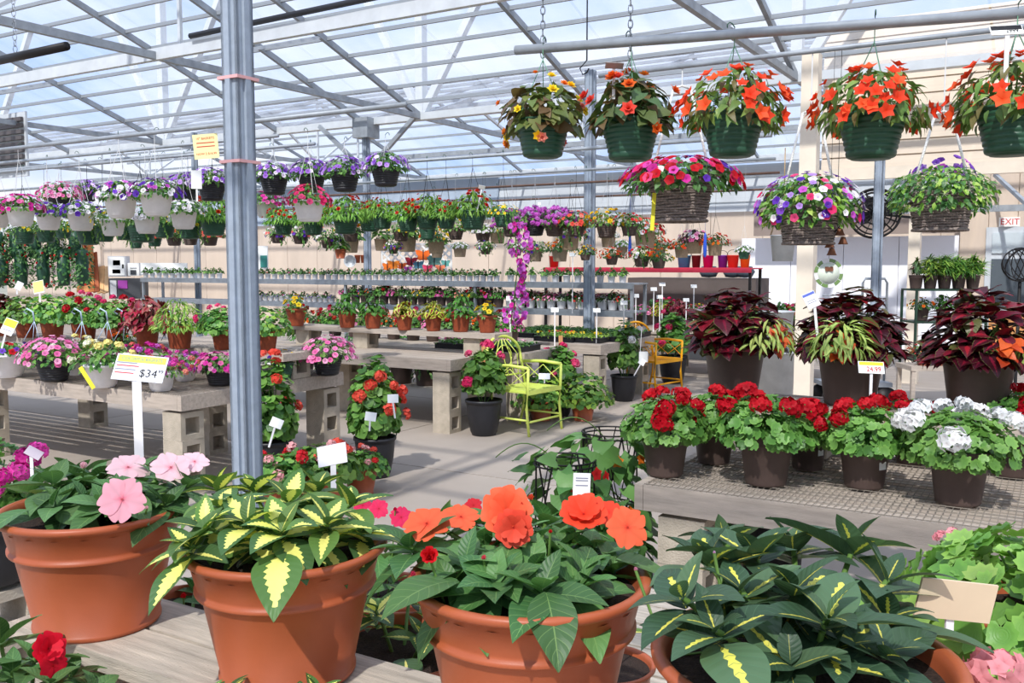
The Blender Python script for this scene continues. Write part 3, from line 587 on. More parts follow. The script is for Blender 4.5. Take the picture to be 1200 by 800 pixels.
# walls: far tan wall, left gable
def wall_panels(name, label, u0, u1, v, z0, z1, step, m, along='u', horiz=False, gap=.012, th=.05, kind='structure'):
    w = struct(name, label); w.rotation_euler = (0, 0, RZ)
    bb = B(); box(bb, 0, 1, 0, 1, 0, 1); me = bb.mesh('panel', m, False)
    if horiz:
        z = z0
        while z < z1-.01: ob('board', me, w, loc=(u0, v, z), scale=(u1-u0, th, min(step, z1-z)-gap)); z += step
        ob('backing', me, w, loc=(u0, v+th*.8, z0), scale=(u1-u0, th, z1-z0))
    else:
        n = int(round((u1-u0)/step))
        for i in range(n): ob('panel', me, w, loc=(u0+(u1-u0)*i/n, v, z0), scale=((u1-u0)/n-gap, th, z1-z0))
        ob('backing', me, w, loc=(u0, v+th*.8, z0), scale=(u1-u0, th, z1-z0))
    return w
WV = 19.0
wall_panels('wall_back', 'tan panelled back wall behind the steel shelving', -31, 2.4, WV, 0, 2.75, 1.1, TAN)
wall_panels('wall_left', 'tan panelled wall behind the hanging strawberry bags', -26.5, -22.1, 15.5, 0, 2.6, 1.1, TAN)
wall_panels('wall_back_upper', 'pale blue upper wall under the far roof at left', -32, -14.02, 22.6, 2.7, 4.3, 2.2, paint('pale_blue_sheet', 176, 190, 206))
wall_panels('trim_5', 'white louvred vent boards under the far eave', -14, 9, 22.6, 2.6, 4.1, .3, ALU, horiz=True, gap=.05)
b = B(); box(b, -26, -22.6, 15.4, 15.45, 2.9, 4.3)
lv = struct('window_1', 'dark louvred vent high in the left gable'); lv.rotation_euler = (0, 0, RZ)
q = PZ(8, 165, 3.9); qu, qv = q.dot(EX), q.dot(EY)
for i in range(9): bb = B(); box(bb, qu-.9, qu+.45, qv, qv+.05, 3.35+i*.11, 3.42+i*.11); bb.ob('slat', paint('dark_louvre', 90, 84, 84) if i == 0 else bpy.data.materials['dark_louvre'], lv, smooth=False)
bb = B(); box(bb, qu-.95, qu+.5, qv+.06, qv+.1, 3.25, 4.4); bb.ob('frame', ALU, lv, smooth=False)
# right-hand porch of cream siding
SV = 13.6
sl_ = PVZ(958, SV, 0).dot(EX)
wall_panels('wall_right', 'cream lapped siding above the opening to the shop', sl_, sl_+9, SV, 2.95, 5.0, .2, CREAMS, horiz=True, gap=.02, th=.06)
o = struct('trim_6', 'long cream fascia board under the siding'); o.rotation_euler = (0, 0, RZ); bb = B(); box(bb, sl_, sl_+9, SV-.12, SV-.02, 2.82, 2.98); bb.ob('board', CREAM, o, smooth=False)
def cpost(name, px, d, w, z1, label):
    c = P(px, 400, d); c.z = 0; o = struct(name, label); o.location = c; o.rotation_euler = (0, 0, RZ); bb = B(); h = w/2; box(bb, -h, h, -h, h, 0, z1); bb.ob('shaft', CREAM, o, smooth=False)
    bb = B(); box(bb, -h-.02, h+.02, -h-.02, h+.02, 0, .2); bb.ob('plinth', CREAM, o, smooth=False); return o
cpost('trim_7', 943, 8.8, .152, 3.6, 'wide cream post behind the right-hand bench'); cpost('trim_8', 1068, 12.9, .15, 2.95, 'farther cream post beyond the fan')
post('trim_9', 1024, 9.6, .085, 2.9, 'thin galvanised post in front of the fan')
bv = 18.2; bu0 = PVZ(868, bv, 0).dot(EX); bu1 = bu0+12
wall_panels('wall_back_right', 'tan vertical wall around the exit', PVZ(1122, bv, 0).dot(EX), bu1, bv, 0, 3.4, .45, TAN)
wall_panels('door_1', 'bright white sliding door panels in the back wall', bu0, PVZ(1122, bv, 0).dot(EX)-.02, bv, 0, 2.17, .9, mat('bright_white_panel', srgb(250, 250, 255), .5, var=.01))
o = wall_panels('trim_10', 'brown-grey rolled awning over the white doors', PVZ(890, bv, 0).dot(EX), PVZ(1122, bv, 0).dot(EX), bv-.5, 2.2, 2.75, 4, paint('awning_grey', 150, 134, 124))
dw = struct('door_2', 'glazed door with dark frame at the far right'); dw.rotation_euler = (0, 0, RZ); du = PVZ(1160, bv, 0).dot(EX)
for x0, x1, z0, z1, m, nm in ((du-.1, du+1.6, 0, 2.3, ALU, 'frame'), (du, du+1.5, .9, 1.75, paint('glass_dark', 90, 98, 104, .2), 'pane'), (du, du+1.5, 1.85, 2.2, paint('glass_pale', 200, 210, 214, .2), 'pane'), (du, du+1.5, .1, .8, paint('door_orange', 226, 160, 100), 'panel')):
    bb = B(); e = .02 if nm == 'frame' else .05; box(bb, x0, x1, bv-e-.02, bv-.02, z0, z1); bb.ob(nm, m, dw, smooth=False)
bb = B()
for s in range(3): bar(bb, W(0, 0, 0)*0+Vector((du-.6+s*1.2, bv-1.4, 2.55)), Vector((du-1.2+s*1.2, bv-.1, 3.2)), .06, .06)
box(bb, du-1.6, du+3, bv-1.45, bv-1.37, 2.5, 2.6); o = bb.ob('trim_11', GALV, None, smooth=False, kind='structure', label='galvanised brackets above the exit'); o.rotation_euler = (0, 0, RZ)
# ================================================================ BENCHES
bb = B()
for x0, x1, z0, z1 in ((-.1, .1, 0, .04), (-.1, .1, .16, .2)): box(bb, x0, x1, -.1, .1, z0, z1)
for y0, y1 in ((-.1, -.06), (.06, .1)): box(bb, -.1, .1, y0, y1, .04, .16)
BLK = bb.mesh('concrete_block', BLOCK, False)
def block(u, v, z, label, group=None, rz=0):
    o = ob('concrete_block', BLK, loc=W(u, v, z), rz=RZ+rz+random.uniform(-.03, .03), label=label, cat='concrete block', group=group); return o
def UVof(px, py, z): q = PZ(px, py, z); return q.dot(EX), q.dot(EY)
def bench(name, label, u0, u1, v0, v1, z, beam=.11, mesh=True, slat=.09, gap=.05, m=WOODG, legs=(), lz=None, where='', ns=None, hb=True):
    r = E(name, label=label, cat='bench'); r.location = W(u0, v0, 0); r.rotation_euler = (0, 0, RZ); L, D = u1-u0, v1-v0
    def bx_(nm, x0, x1, y0, y1, z0, z1): q = B(); box(q, x0, x1, y0, y1, z0, z1); return q.ob(nm, m, r, smooth=False)
    bx_('front_beam', 0, L-.045, 0, .045, z-beam, z); bx_('back_beam', 0, L-.045, D-.045, D, z-beam, z)
    bx_('end_beam', L-.043, L, 0, D, z-beam, z); bx_('end_beam', -.04, -.002, 0, D, z-beam, z)
    q = B(); box(q, 0, 1, 0, 1, 0, 1); me = q.mesh('slat', m, False); y = .06
    if mesh:
        while y < D-.1: ob('slat', me, r, loc=(0, y, z-.03), scale=(L-.045, slat, .022)); y += slat+gap
        q = B(); x = .012
        while x < L: box(q, x-.0012, x+.0012, .003, D-.003, z, z+.003); x += .026
        y = .01
        while y < D: box(q, 0, L, y-.0012, y+.0012, z+.002, z+.005); y += .05
        q.ob('wire_mesh', WIRE, r, smooth=False, kind='stuff')
    else:
        while y < D-.05: ob('slat', me, r, loc=(0, y, z-.022), scale=(L-.045, min(slat, D-.05-y), .022)); y += slat+gap
    return r
def legs(pts, z0, n, where):
    for i, (u, v) in enumerate(pts):
        for k in range(n): block(u, v, z0+k*.2, '%s concrete block under %s' % (['lowest', 'middle', 'topmost'][k] if n > 1 else 'single', where[i]))
# right bench
ru, rv = UVof(741, 570-4, .73); ru += .05
bench('plant_bench', 'grey timber bench with wire mesh top holding the red and white geraniums', ru, ru+4.2, rv, rv+1.15, .73)
legs([(ru+.16, rv+.12), (ru+2.2, rv+.12), (ru+.16, rv+1.0)], 0, 3, ["the geranium bench's near left corner", "the middle of the geranium bench", "the geranium bench's rear left corner"])
tu, tv = ru+.25, rv+.72
bench('plant_shelf', 'raised grey timber shelf carrying the three dark coleus pots', tu, tu+3.6, tv+.06, tv+.50, .985, beam=.05, mesh=False, gap=.02)
legs([(tu+.2, tv+.28), (tu+1.9, tv+.28), (tu+3.2, tv+.28)], .735, 1, ["the coleus shelf's left end", "the coleus shelf's middle", "the coleus shelf's right end"])
# left bench
lu, lv_ = UVof(212, 464, .73); _, lv1 = UVof(405, 436, .73)
bench('plant_bench', 'long pale timber bench with wire mesh top and the price sign, at left', lu-5.2, lu, lv_, lv1, .73)
legs([(lu-.13, lv_+.12), (lu-2.6, lv_+.12), (lu-.13, lv1-.12), (lu-1.1, lv1-.5), (lu-3.2, lv1-.2)], 0, 3, ["the left bench's near corner", "the left bench's front at the picture's edge", "the left bench's far corner", "the left bench's inner row", "the left bench's rear left"])
t2u, t2v = UVof(332, 415, .95)
bench('plant_shelf', 'raised pale timber shelf of ribbed terracotta pots at left', t2u-6.4, t2u, t2v, t2v+.55, .95, beam=.06, mesh=False, gap=.02)
legs([(t2u-.15, t2v+.25), (t2u-2.4, t2v+.25), (t2u-4.6, t2v+.25)], .735 if t2v < lv1-.3 else 0, 1, ["the left shelf's right end", "the left shelf's middle", "the left shelf's far end"])
# middle bench and its shelf
mu, mv = UVof(528, 422, .73); _, mv1 = UVof(560, 414, .73)
bench('plant_bench', 'pale timber bench in the middle of the aisle, empty front strip', mu-4.4, mu, mv, mv+.86, .73, mesh=False, slat=.12, gap=.015)
legs([(mu-.13, mv+.12), (mu-1.9, mv+.7), (mu-3.6, mv+.12), (mu-.13, mv+.74)], 0, 3, ["the middle bench's near corner", "the middle bench's centre", "the middle bench's left end", "the middle bench's rear corner"])
m2u, m2v = UVof(586, 391, .955); m20, _ = UVof(330, 381, .955); m2v = min(m2v, mv+.5)
bench('plant_shelf', 'raised pale timber shelf with seven small terracotta pots behind the aisle', m20, m2u, m2v, m2v+.34, .955, beam=.05, mesh=False, gap=.015)
bu_, bv_ = mu-1.6, 0
legs([(bu_, m2v+.15), (m20+.2, m2v+.15), (mu-.12, m2v+.15)], .732, 1, ["the small pot shelf's middle", "the small pot shelf's left end", "the small pot shelf's right end"])
# bench with seed trays left of the post, far bench
xu, xv = UVof(645, 411, .73)
xu = UVof(642, 410, .73)[0]; xv = mv+.92
bench('plant_bench', 'short timber bench end with black seed trays behind the lime chair', xu-2.6, xu, xv, xv+1.0, .73, mesh=False, gap=.015)
legs([(xu-.15, xv+.15), (xu-.15, xv+.85)], 0, 3, ["the tray bench's near corner", "the tray bench's rear corner"])
fu, fv = UVof(704, 404.5, .73); f0, _ = UVof(630, 401, .73)
bench('plant_bench', 'timber bench with black seed trays between post and orange chair', f0, fu, fv, fv+1.6, .73, mesh=False, gap=.015)
legs([(fu-.13, fv+.12), (fu-.13, fv+1.4), (f0+.2, fv+.12)], 0, 3, ["the seed tray bench's right corner", "the seed tray bench's rear corner", "the seed tray bench's left corner"])
gu, gv = UVof(800, 384, .73)
bench('plant_bench', 'timber bench of mixed bedding plants behind the orange chair', gu-.6, gu+2.2, gv, gv+1.3, .73, mesh=False, gap=.015)
legs([(gu-.45, gv+.12), (gu+.8, gv+.12), (gu-.45, gv+1.15)], 0, 3, ["the bedding bench's left corner", "the bedding bench's front middle", "the bedding bench's rear left"])
# steel shelving far back
def rack(name, label, px0, px1, v, zs, dep=.5, m=GALV, lm=GALV):
    u0 = PVZ(px0, v, 0).dot(EX); u1 = PVZ(px1, v, 0).dot(EX); r = E(name, label=label, cat='shelving'); r.location = W(u0, v, 0); r.rotation_euler = (0, 0, RZ); L = u1-u0
    for z in zs: q = B(); box(q, 0, L, 0, dep, z-.02, z); box(q, 0, L, -.012, .0, z-.075, z+.005); q.ob('shelf', m, r, smooth=False)
    n = max(2, int(L/2.4)+1)
    for i in range(n):
        for y in (.03, dep-.03): q = B(); x = .03+(L-.06)*i/(n-1); box(q, x-.02, x+.02, y-.02, y+.02, 0, max(zs)-.02); q.ob('leg', lm, r, smooth=False)
    return r
RKV = 11.4
rack('steel_shelving', 'long grey steel shelving with rows of small white pots', 166, 742, RKV, (1.02, 1.40))
rs = paint('red_shelf_paint', 222, 60, 84)
rack('red_shelving', 'long red shelf of bright metal buckets at the back', 637, 880, 14.2, (1.6,), .6, rs, DARKW)
# foreground planks
pu, pv = UVof(8, 728, .88)
def planks(name, label, u0, u1, v0, n, z, wd=.14, gap=.012):
    r = E(name, label=label, cat='bench'); r.location = W(u0, v0, 0); r.rotation_euler = (0, 0, RZ); L = u1-u0
    for i in range(n): q = B(); box(q, random.uniform(-.012, .012), L, i*(wd+gap), i*(wd+gap)+wd, z-.038, z-random.uniform(0, .003)); q.ob('plank', WOODW, r, smooth=False)
    for x in (.08, 1.3, 2.5): q = B(); box(q, x, x+.09, .01, n*(wd+gap)-.02, z-.13, z-.04); q.ob('bearer', WOODW, r, smooth=False)
    for x in (.085, 2.5):
        for y in (.02, n*(wd+gap)-.12): q = B(); box(q, x, x+.08, y, y+.08, 0, z-.13); q.ob('leg', WOODW, r, smooth=False)
    return r
planks('plank_bench', 'weathered plank bench under the big terracotta pots in front', pu, pu+3.1, pv, 2, .88, wd=.128)
planks('plank_bench', 'lower plank bench behind the big terracotta pots', pu+.25, pu+4.2, pv+.29, 9, .60)
planks('plank_bench', 'low plank bench in front at the bottom of the picture', pu-.1, pu+2.6, pv-.66, 4, .60)
# ================================================================ lettering
def text(s, size, m, parent, M, ex=.0008, align='CENTER'):
    cu = bpy.data.curves.new('lettering', 'FONT'); cu.body = s; cu.size = size; cu.align_x = align; cu.align_y = 'CENTER'; cu.extrude = ex; cu.resolution_u = 2
    o = bpy.data.objects.new('lettering', cu); COL.objects.link(o); bpy.context.view_layer.update()
    me = bpy.data.meshes.new_from_object(o.evaluated_get(bpy.context.evaluated_depsgraph_get())); me.name = 'lettering'; me.materials.clear(); me.materials.append(m)
    bpy.data.objects.remove(o); return ob('lettering', me, parent, M=M)
FX = Matrix(((1, 0, 0, 0), (0, 0, -1, 0), (0, 1, 0, 0), (0, 0, 0, 1)))   # text plane XY -> upright XZ facing -Y
def sign(name, label, foot, L, w, h, lean=.0, yaw=0.0, roll=0.0, face=WHITE, stick=WHITEP, lines=(), header=None, sw=.012, back=False, plate_tilt=-.35, cat='price sign', th=.004):
    """a plate on a stick: foot point, stick length L, plate w x h; lines = (text, size, x, z, material)"""
    r = E(name, label=label, cat=cat); r.location = foot; r.rotation_euler = (0, lean, yaw)
    b = B(); box(b, -sw/2, sw/2, -.002, .002, 0, L); b.ob('stick', stick, r, smooth=False)
    pm = Matrix.Translation((0, -.004, L)) @ Matrix.Rotation(roll, 4, 'Y') @ Matrix.Rotation(plate_tilt, 4, 'X')
    b = B(); box(b, -w/2, w/2, -th/2, th/2, 0, h); pl = ob('plate', b.mesh('plate', face, False), r, M=pm)
    if header:
        b = B(); box(b, -w*.47, w*.47, -th/2-.001, -th/2, h*header[0], h*.96); ob('header_band', b.mesh('band', header[1], False), pl)
    for s, sz, x, z, m in lines:
        if s == '-': b = B(); box(b, -sz/2+x, sz/2+x, -th/2-.0012, -th/2, z-h*.02, z+h*.02); ob('print_line', b.mesh('print_line', m, False), pl)
        else: text(s, sz, m, pl, Matrix.Translation((x, -th/2-.001, z)) @ FX)
    return r
# ================================================================ THE BIG IMPATIENS IN FRONT
NEAR = [leaf_t(1, .54, 6, 12, .25, .55, serr=.07, pw=.78, ns=13), leaf_t(1, .6, 6, 12, .15, .85, serr=.07, pw=.8, ns=13, wave=.02), leaf_t(1, .5, 6, 12, .32, .35, serr=.07, pw=.78, ns=13, wave=.03)]
def near_petals(n, L, Wd, cup, notch=True, layers=1, dr=.35, rnd=random.Random(5)):
    b = B()
    for k in range(n*layers):
        lay = k//n; p = leaf_t(L*(1-.18*lay), Wd*(1-.1*lay), 6, 6, fold=.04, droop=dr, pw=1.35, tip=.62, wave=.02)
        V = p.V; i0 = len(V)-7
        V[i0:, 0] = np.linspace(-1, 1, 7)*Wd*.26; V[i0+3, 1] -= L*.13; V[i0, 1] -= L*.05; V[i0+6, 1] -= L*.05
        v = p.UV[:, 1][:, None]; f = np.clip(1-v*4.5, 0, 1); p.C = np.ones((len(V), 3))*(1-f)+np.array([.85, .35, .45])*f; p.C *= (1-.1*(np.abs(p.UV[:, :1]) < .1))
        a = 2*PI*(k+rnd.uniform(-.08, .08))/n+lay*PI/n; e = cup+lay*.45+rnd.uniform(-.06, .06)
        b.add(p, frame_from((math.cos(e)*math.cos(a), math.cos(e)*math.sin(a), math.sin(e))), (0, 0, .004*(k % 3)))
    s = T([(.03*math.cos(t), .03*math.sin(t), .035) for t in (0, 1.57, 3.14, 4.71)], [(0, 1, 2, 3)]); b.add(s, col=(.5, .2, .2)); return b.tpl()
NF = near_petals(5, .5, .50, .06, dr=.12); NFL = near_petals(5, .5, .6, .3, layers=2, dr=.1); BUD = near_petals(4, .4, .4, 1.15, dr=-.3)
CUPF = near_petals(5, .5, .55, .75, layers=2, dr=-.25)
NM = {}
def nmesh(name, t, col, m):
    k = (id(t), tuple(col), m.name)
    if k not in NM: b = B(); b.add(t, col=col); NM[k] = b.mesh(name, m)
    return NM[k]
def impatiens(label, px, py, dia, zb, lm, cols, whorls, flowers=(), seed=0, lift=0.0, L=.33, n=8, kind='classic', rim=12, rz=0, fill=6):
    rnd = random.Random(seed); h = POTS[kind][0]; q = PZ(px, py, zb+h*dia); q.z = zb
    r = plant('impatiens', label, 'potted plant', q, dia, kind, None, parts=[], rz=rz); inv = Matrix.Scale(1/dia, 4) @ Matrix.Rotation(-rz, 4, 'Z') @ Matrix.Translation(-q)
    c0 = np.array([0, 0, h-.05]); sb = B()
    def whorl(c, ax, n, L, spread=1.0):
        ax = ax/np.linalg.norm(ax); F3 = frame_from(np.cross(ax, [.31, .2, .1]), ax); a0 = rnd.uniform(0, 6.28)
        for k in range(n):
            a = a0+k*2.4; outer = k/n; e = 1.05-(1.2-lift)*outer*spread+rnd.uniform(-.15, .15); d = F3 @ np.array([math.cos(e)*math.cos(a), math.cos(e)*math.sin(a), math.sin(e)])
            d[2] -= (.1-lift*.3)*outer; s = L*(.42+.62*outer)*rnd.uniform(.9, 1.1)
            up = ax+np.array([0, 0, .4]); Mx = frame_from(d, up+np.array([rnd.uniform(-.25, .25) for _ in range(3)]))
            ob('leaf', nmesh('leaf', NEAR[rnd.randrange(3)], rnd.choice(cols), lm), r, M=npM(Mx, c-ax*.06*outer, s))
    for w in whorls:
        if len(w) == 3: p = inv @ P(w[0], w[1], (q-CO).dot(FW)+w[2])
        else: a, rr, z, _ = w; p = Vector((rr*math.cos(a), rr*math.sin(a), h+z))
        c = np.array(p); ax = np.array([c[0]*.6, c[1]*.6, .75]); whorl(c, ax, n+rnd.randrange(-1, 2), L*rnd.uniform(.88, 1.12))
        tube(sb, [(c[0]*.35, c[1]*.35, h-.08), (c[0]*.7, c[1]*.7, (c[2]+h)/2), c], .011, 6, cap=False)
    for k in range(fill+(3 if fill > 5 else 0)):
        a = k*2.4; q_ = .25 if k % 2 else .12; c = np.array([q_*math.cos(a), q_*math.sin(a), h+.06]); whorl(c, np.array([c[0], c[1], .55]), 6, L*.9)
    for k in range(rim):
        a = 2*PI*k/rim+rnd.uniform(-.2, .2); c = np.array([.36*math.cos(a), .36*math.sin(a), h+.05]); d = np.array([math.cos(a), math.sin(a), rnd.uniform(-.35, .25)])
        ob('leaf', nmesh('leaf', NEAR[1], rnd.choice(cols), lm), r, M=npM(frame_from(d, (0, 0, 1)), c, L*rnd.uniform(.8, 1.1)))
    r_s = sb.ob('stems', STEM, r) if sb.n else None
    d0 = (q-CO).dot(FW)
    for (fx, fy, dd, w, t, col, tilt) in flowers:
        p = P(fx, fy, d0+dd); s = w*(d0+dd)/F/dia; toc = np.array((CO-p).normalized()); nrm = np.array([tilt[0], 0, tilt[1]])+toc
        Mx = frame_from(np.cross(nrm, [rnd.uniform(-1, 1), .3, 1.0]), nrm); pl = inv @ p
        ob('flower', nmesh('flower', t, srgb(*col), PETAL), r, M=npM(Mx, np.array(pl), s))
        if t is BUD or t is CUPF: k2 = B(); tube(k2, [np.array(pl), np.array(pl)*.8+np.array([0, 0, -.12]), (pl[0]*.4, pl[1]*.4, h-.02)], .006, 5, cap=False); k2.ob('flower_stalk', STEM, r)
    return r
gA = [srgb(80, 116, 66), srgb(66, 100, 56), srgb(92, 128, 76)]; gV = [srgb(84, 118, 60), srgb(100, 134, 66), srgb(74, 106, 60)]; gD = [srgb(70, 96, 70), srgb(58, 84, 60), srgb(84, 110, 78)]; gP = [srgb(82, 122, 66), srgb(98, 138, 78), srgb(70, 108, 62)]
PK = (246, 176, 190); PL = (250, 205, 212); CR = (246, 108, 70); RD = (222, 36, 44); MG = (222, 40, 90)
impatiens('pink flowering plant in the leftmost big terracotta pot on the planks', 110, 592, .386, .88, LEAFG, gA,
    [(40, 572, .10), (75, 590, -.05), (62, 566, -.02), (110, 560, .1), (150, 575, -.08), (185, 562, .05), (220, 568, .0), (195, 590, -.06), (120, 588, -.12), (90, 556, .15), (160, 552, .15)],
    [(143, 585, -.2, 54, NF, PK, (0, .05)), (150, 548, .05, 48, NF, PL, (0, 1.6)), (200, 548, .0, 46, NF, PL, (.2, 1.1)), (228, 541, .05, 34, NF, PL, (.3, 1.6)), (98, 548, .1, 22, BUD, PL, (0, 1)), (172, 596, -.12, 12, BUD, PL, (0, 1))], seed=3, rim=3, L=.35)
impatiens('plant with yellow-centred leaves in the second big terracotta pot from left', 335, 634, .38, .88, LEAFV, gV,
    [(258, 592, -.02), (240, 618, -.10), (222, 640, -.14), (297, 572, .10), (338, 588, .0), (330, 622, -.12), (385, 612, -.10), (410, 590, .05), (372, 572, .12), (290, 612, -.1), (425, 625, -.02), (255, 570, .12)], seed=8, rim=5, L=.37, n=8)
impatiens('orange-coral flowering plant in the third big terracotta pot from left', 620, 672, .40, .88, LEAFG, gP,
    [(480, 640, .05), (545, 660, -.05), (582, 685, -.12), (635, 690, -.14), (600, 640, .02), (655, 640, .02), (690, 645, .05), (720, 665, .02), (520, 620, .15), (570, 610, .15), (640, 610, .18), (675, 690, -.1), (530, 690, -.08)],
    [(594, 600, -.02, 64, NFL, CR, (0, .2)), (602, 618, -.05, 48, NFL, (240, 90, 66), (0, -.1)), (500, 614, .05, 56, NF, CR, (-.2, 1.5)), (540, 606, .1, 46, NF, CR, (.2, 1.8)), (684, 603, .0, 58, NFL, (240, 78, 50), (0, 1.2)), (735, 618, -.04, 52, NF, CR, (.3, .3)), (712, 600, .05, 40, NF, (238, 70, 46), (.2, 1.5)),
     (503, 652, -.12, 30, CUPF, RD, (0, .3)), (484, 674, -.1, 18, BUD, (225, 80, 110), (0, .6)), (645, 624, -.1, 12, BUD, RD, (0, 1)), (567, 655, -.1, 16, BUD, (236, 90, 110), (0, 1)), (622, 585, .1, 20, BUD, CR, (0, 1))], seed=5, rim=5, L=.36)
impatiens('dark-leaved plant with yellow midribs in the rightmost big terracotta pot', 943, 764, .40, .88, LEAFD, gD,
    [(970, 722, -.1), (828, 655, .08), (800, 700, -.05), (868, 690, .0), (838, 738, -.10), (1000, 640, .15), (930, 640, .2), (1040, 680, .08), (1040, 725, .02), (885, 650, .1), (930, 690, .0), (850, 635, .25)],
    [(837, 648, .0, 9, BUD, (236, 190, 220), (0, 1)), (745, 668, .05, 12, BUD, (240, 170, 190), (0, 1))], seed=13, rim=0, L=.35, n=7, fill=8, lift=.3)
impatiens('red-flowered plant at the bottom left corner', 30, 850, .34, .60, LEAFG, gA,
    [(40, 770, .05), (15, 790, .0), (85, 790, .05), (0, 750, .1), (60, 800, -.05), (110, 810, .0)], [(56, 760, -.02, 42, NFL, (222, 24, 50), (.8, .2)), (62, 780, -.03, 34, NF, (215, 24, 50), (.6, -.3))], seed=21, rim=5, L=.36, fill=2)
impatiens('yellow-streaked plant peeping up at the bottom edge below the second pot', 310, 905, .34, .60, LEAFV, gV, [(240, 822, .0), (262, 815, .05), (350, 822, 0), (372, 812, .05), (300, 850, 0)], seed=22, rim=4, L=.3, fill=1)
impatiens('small terracotta pot with one yellow-edged bud behind the coral plant', 712, 776, .22, .60, LEAFV, gV, [(735, 738, -.01)], seed=23, rim=0, L=.3, fill=0, n=4)
impatiens('variegated plant in a terracotta pot on the lower planks between big pots', 470, 752, .36, .60, LEAFV, gV, [(525, 695, .0), (540, 720, -.1), (510, 730, -.1), (440, 715, 0), (480, 700, .1)], seed=24, rim=5, L=.3, fill=2)
impatiens('terracotta pot on the lower planks behind the pink plant', 222, 712, .36, .60, LEAFG, gA, [(230, 690, .1)], [(215, 700, -.1, 18, BUD, RD, (0, 1))], seed=25, rim=3, L=.25, fill=1)
impatiens('magenta-flowered plant behind the pots with yellow-centred and coral plants', 445, 690, .30, .60, LEAFG, gP, [(440, 640, 0), (470, 640, .05), (500, 650, 0)], [(444, 596, .0, 24, NF, MG, (0, .4)), (470, 606, .0, 28, NF, MG, (0, .6)), (463, 598, .0, 12, BUD, MG, (0, 1)), (425, 592, .1, 22, NF, MG, (-.3, 1)), (555, 592, .2, 22, NF, (200, 40, 50), (0, 1)), (575, 590, .2, 18, NF, (200, 40, 50), (0, 1))], seed=26, rim=4, L=.3, fill=1)
# pink geranium at lower right
SP['geranium_near'] = dict(leaf='geran', ls=.19, n=280, ind=True, rx=.85, rz=.46, emin=-.5, rdown=.3, cols=cc((136, 176, 84), (116, 160, 74), (156, 190, 98)), fl='umbel_s', fs=.09, fn=5, fcols=cc((240, 150, 160), (244, 172, 176)), find=True, stalks=True, fl_lo=.5, frng=1.15, fname='flower_head', seed=0)
LT['geran'] = round_t(.5, 18, .22)
for i, (x, y, dd, lab) in enumerate(((1120, 765, .32, 'pink geranium with pale green leaves behind the rightmost terracotta pot'), (1215, 700, .34, 'pink geranium cut by the right edge of the picture, behind the sign'), (1205, 850, .30, 'pale pink geranium at the bottom right corner'))):
    q = PZ(x, y, .88 if i < 2 else 1.0); q.z = .602; dd *= 1.1
    if i == 2: q = PZ(1225, 850, .88); q.z = .882; dd = .30
    SPK = dict(SP['geranium_near']); SPK.pop('seed'); SPK.update(fn=0) if i == 2 else None; parts = bush('geranium_near', .66, seed=31+i, **SPK)
    gr_ = plant('geranium', lab, 'potted plant', q, dd, 'classic', None, parts=parts)
    if i == 2: ob('flower_head', nmesh('flower', FT['umbel'], srgb(244, 160, 165), PETAL), gr_, M=npM(np.eye(3), np.array((P(1168, 790, 1.22)-q)/dd), .085/dd))
s = sign('plant_sign', 'blank tan back of a price card in the rightmost terracotta pot', P(1112, 740, 1.32), .02, .115, .058, roll=.14, face=paint('tan_card', 226, 202, 170), yaw=.1, plate_tilt=.1)
# ================================================================ RIGHT BENCH
ZB = .735
gl = [(779, 560, 57, 'geranium_red', 'red geranium in a brown pot at the left corner of the right bench', 1), (897, 571, 64, 'geranium_red', 'red geranium in a brown pot, second in the front row', 2), (1012, 574, 60, 'geranium_red', 'red geranium in a brown pot with white sticker, third in front row', 3),
      (1122, 594, 68, 'geranium_white', 'white geranium in a dark brown pot on the right bench', 1), (836, 545, 50, 'geranium_red', 'red geranium in the paler brown pot with sticker, behind the corner one', 4), (946, 552, 46, 'geranium_red', 'red geranium half hidden behind the second front pot', 5),
      (1185, 560, 60, 'geranium_red', 'red geranium behind the white one at the right edge', 1), (1068, 545, 46, 'geranium_red', 'red geranium behind the white one, under the price card', 2)]
for x, y, w, sp, lab, sd in gl:
    o = stand(x, y, w, ZB, 'nursery', sp, lab, name='geranium', cat='potted plant', seed=sd, rz=sd*1.3)
    if x in (836, 1012, 946): b = B(); box(b, -.09, .09, -.43, -.425, .40, .55); t_ = b.ob('sticker', WHITE, o, smooth=False); t_.rotation_euler = (0, 0, -sd*1.3+(.5 if x != 836 else .7))
cz = .985+.002
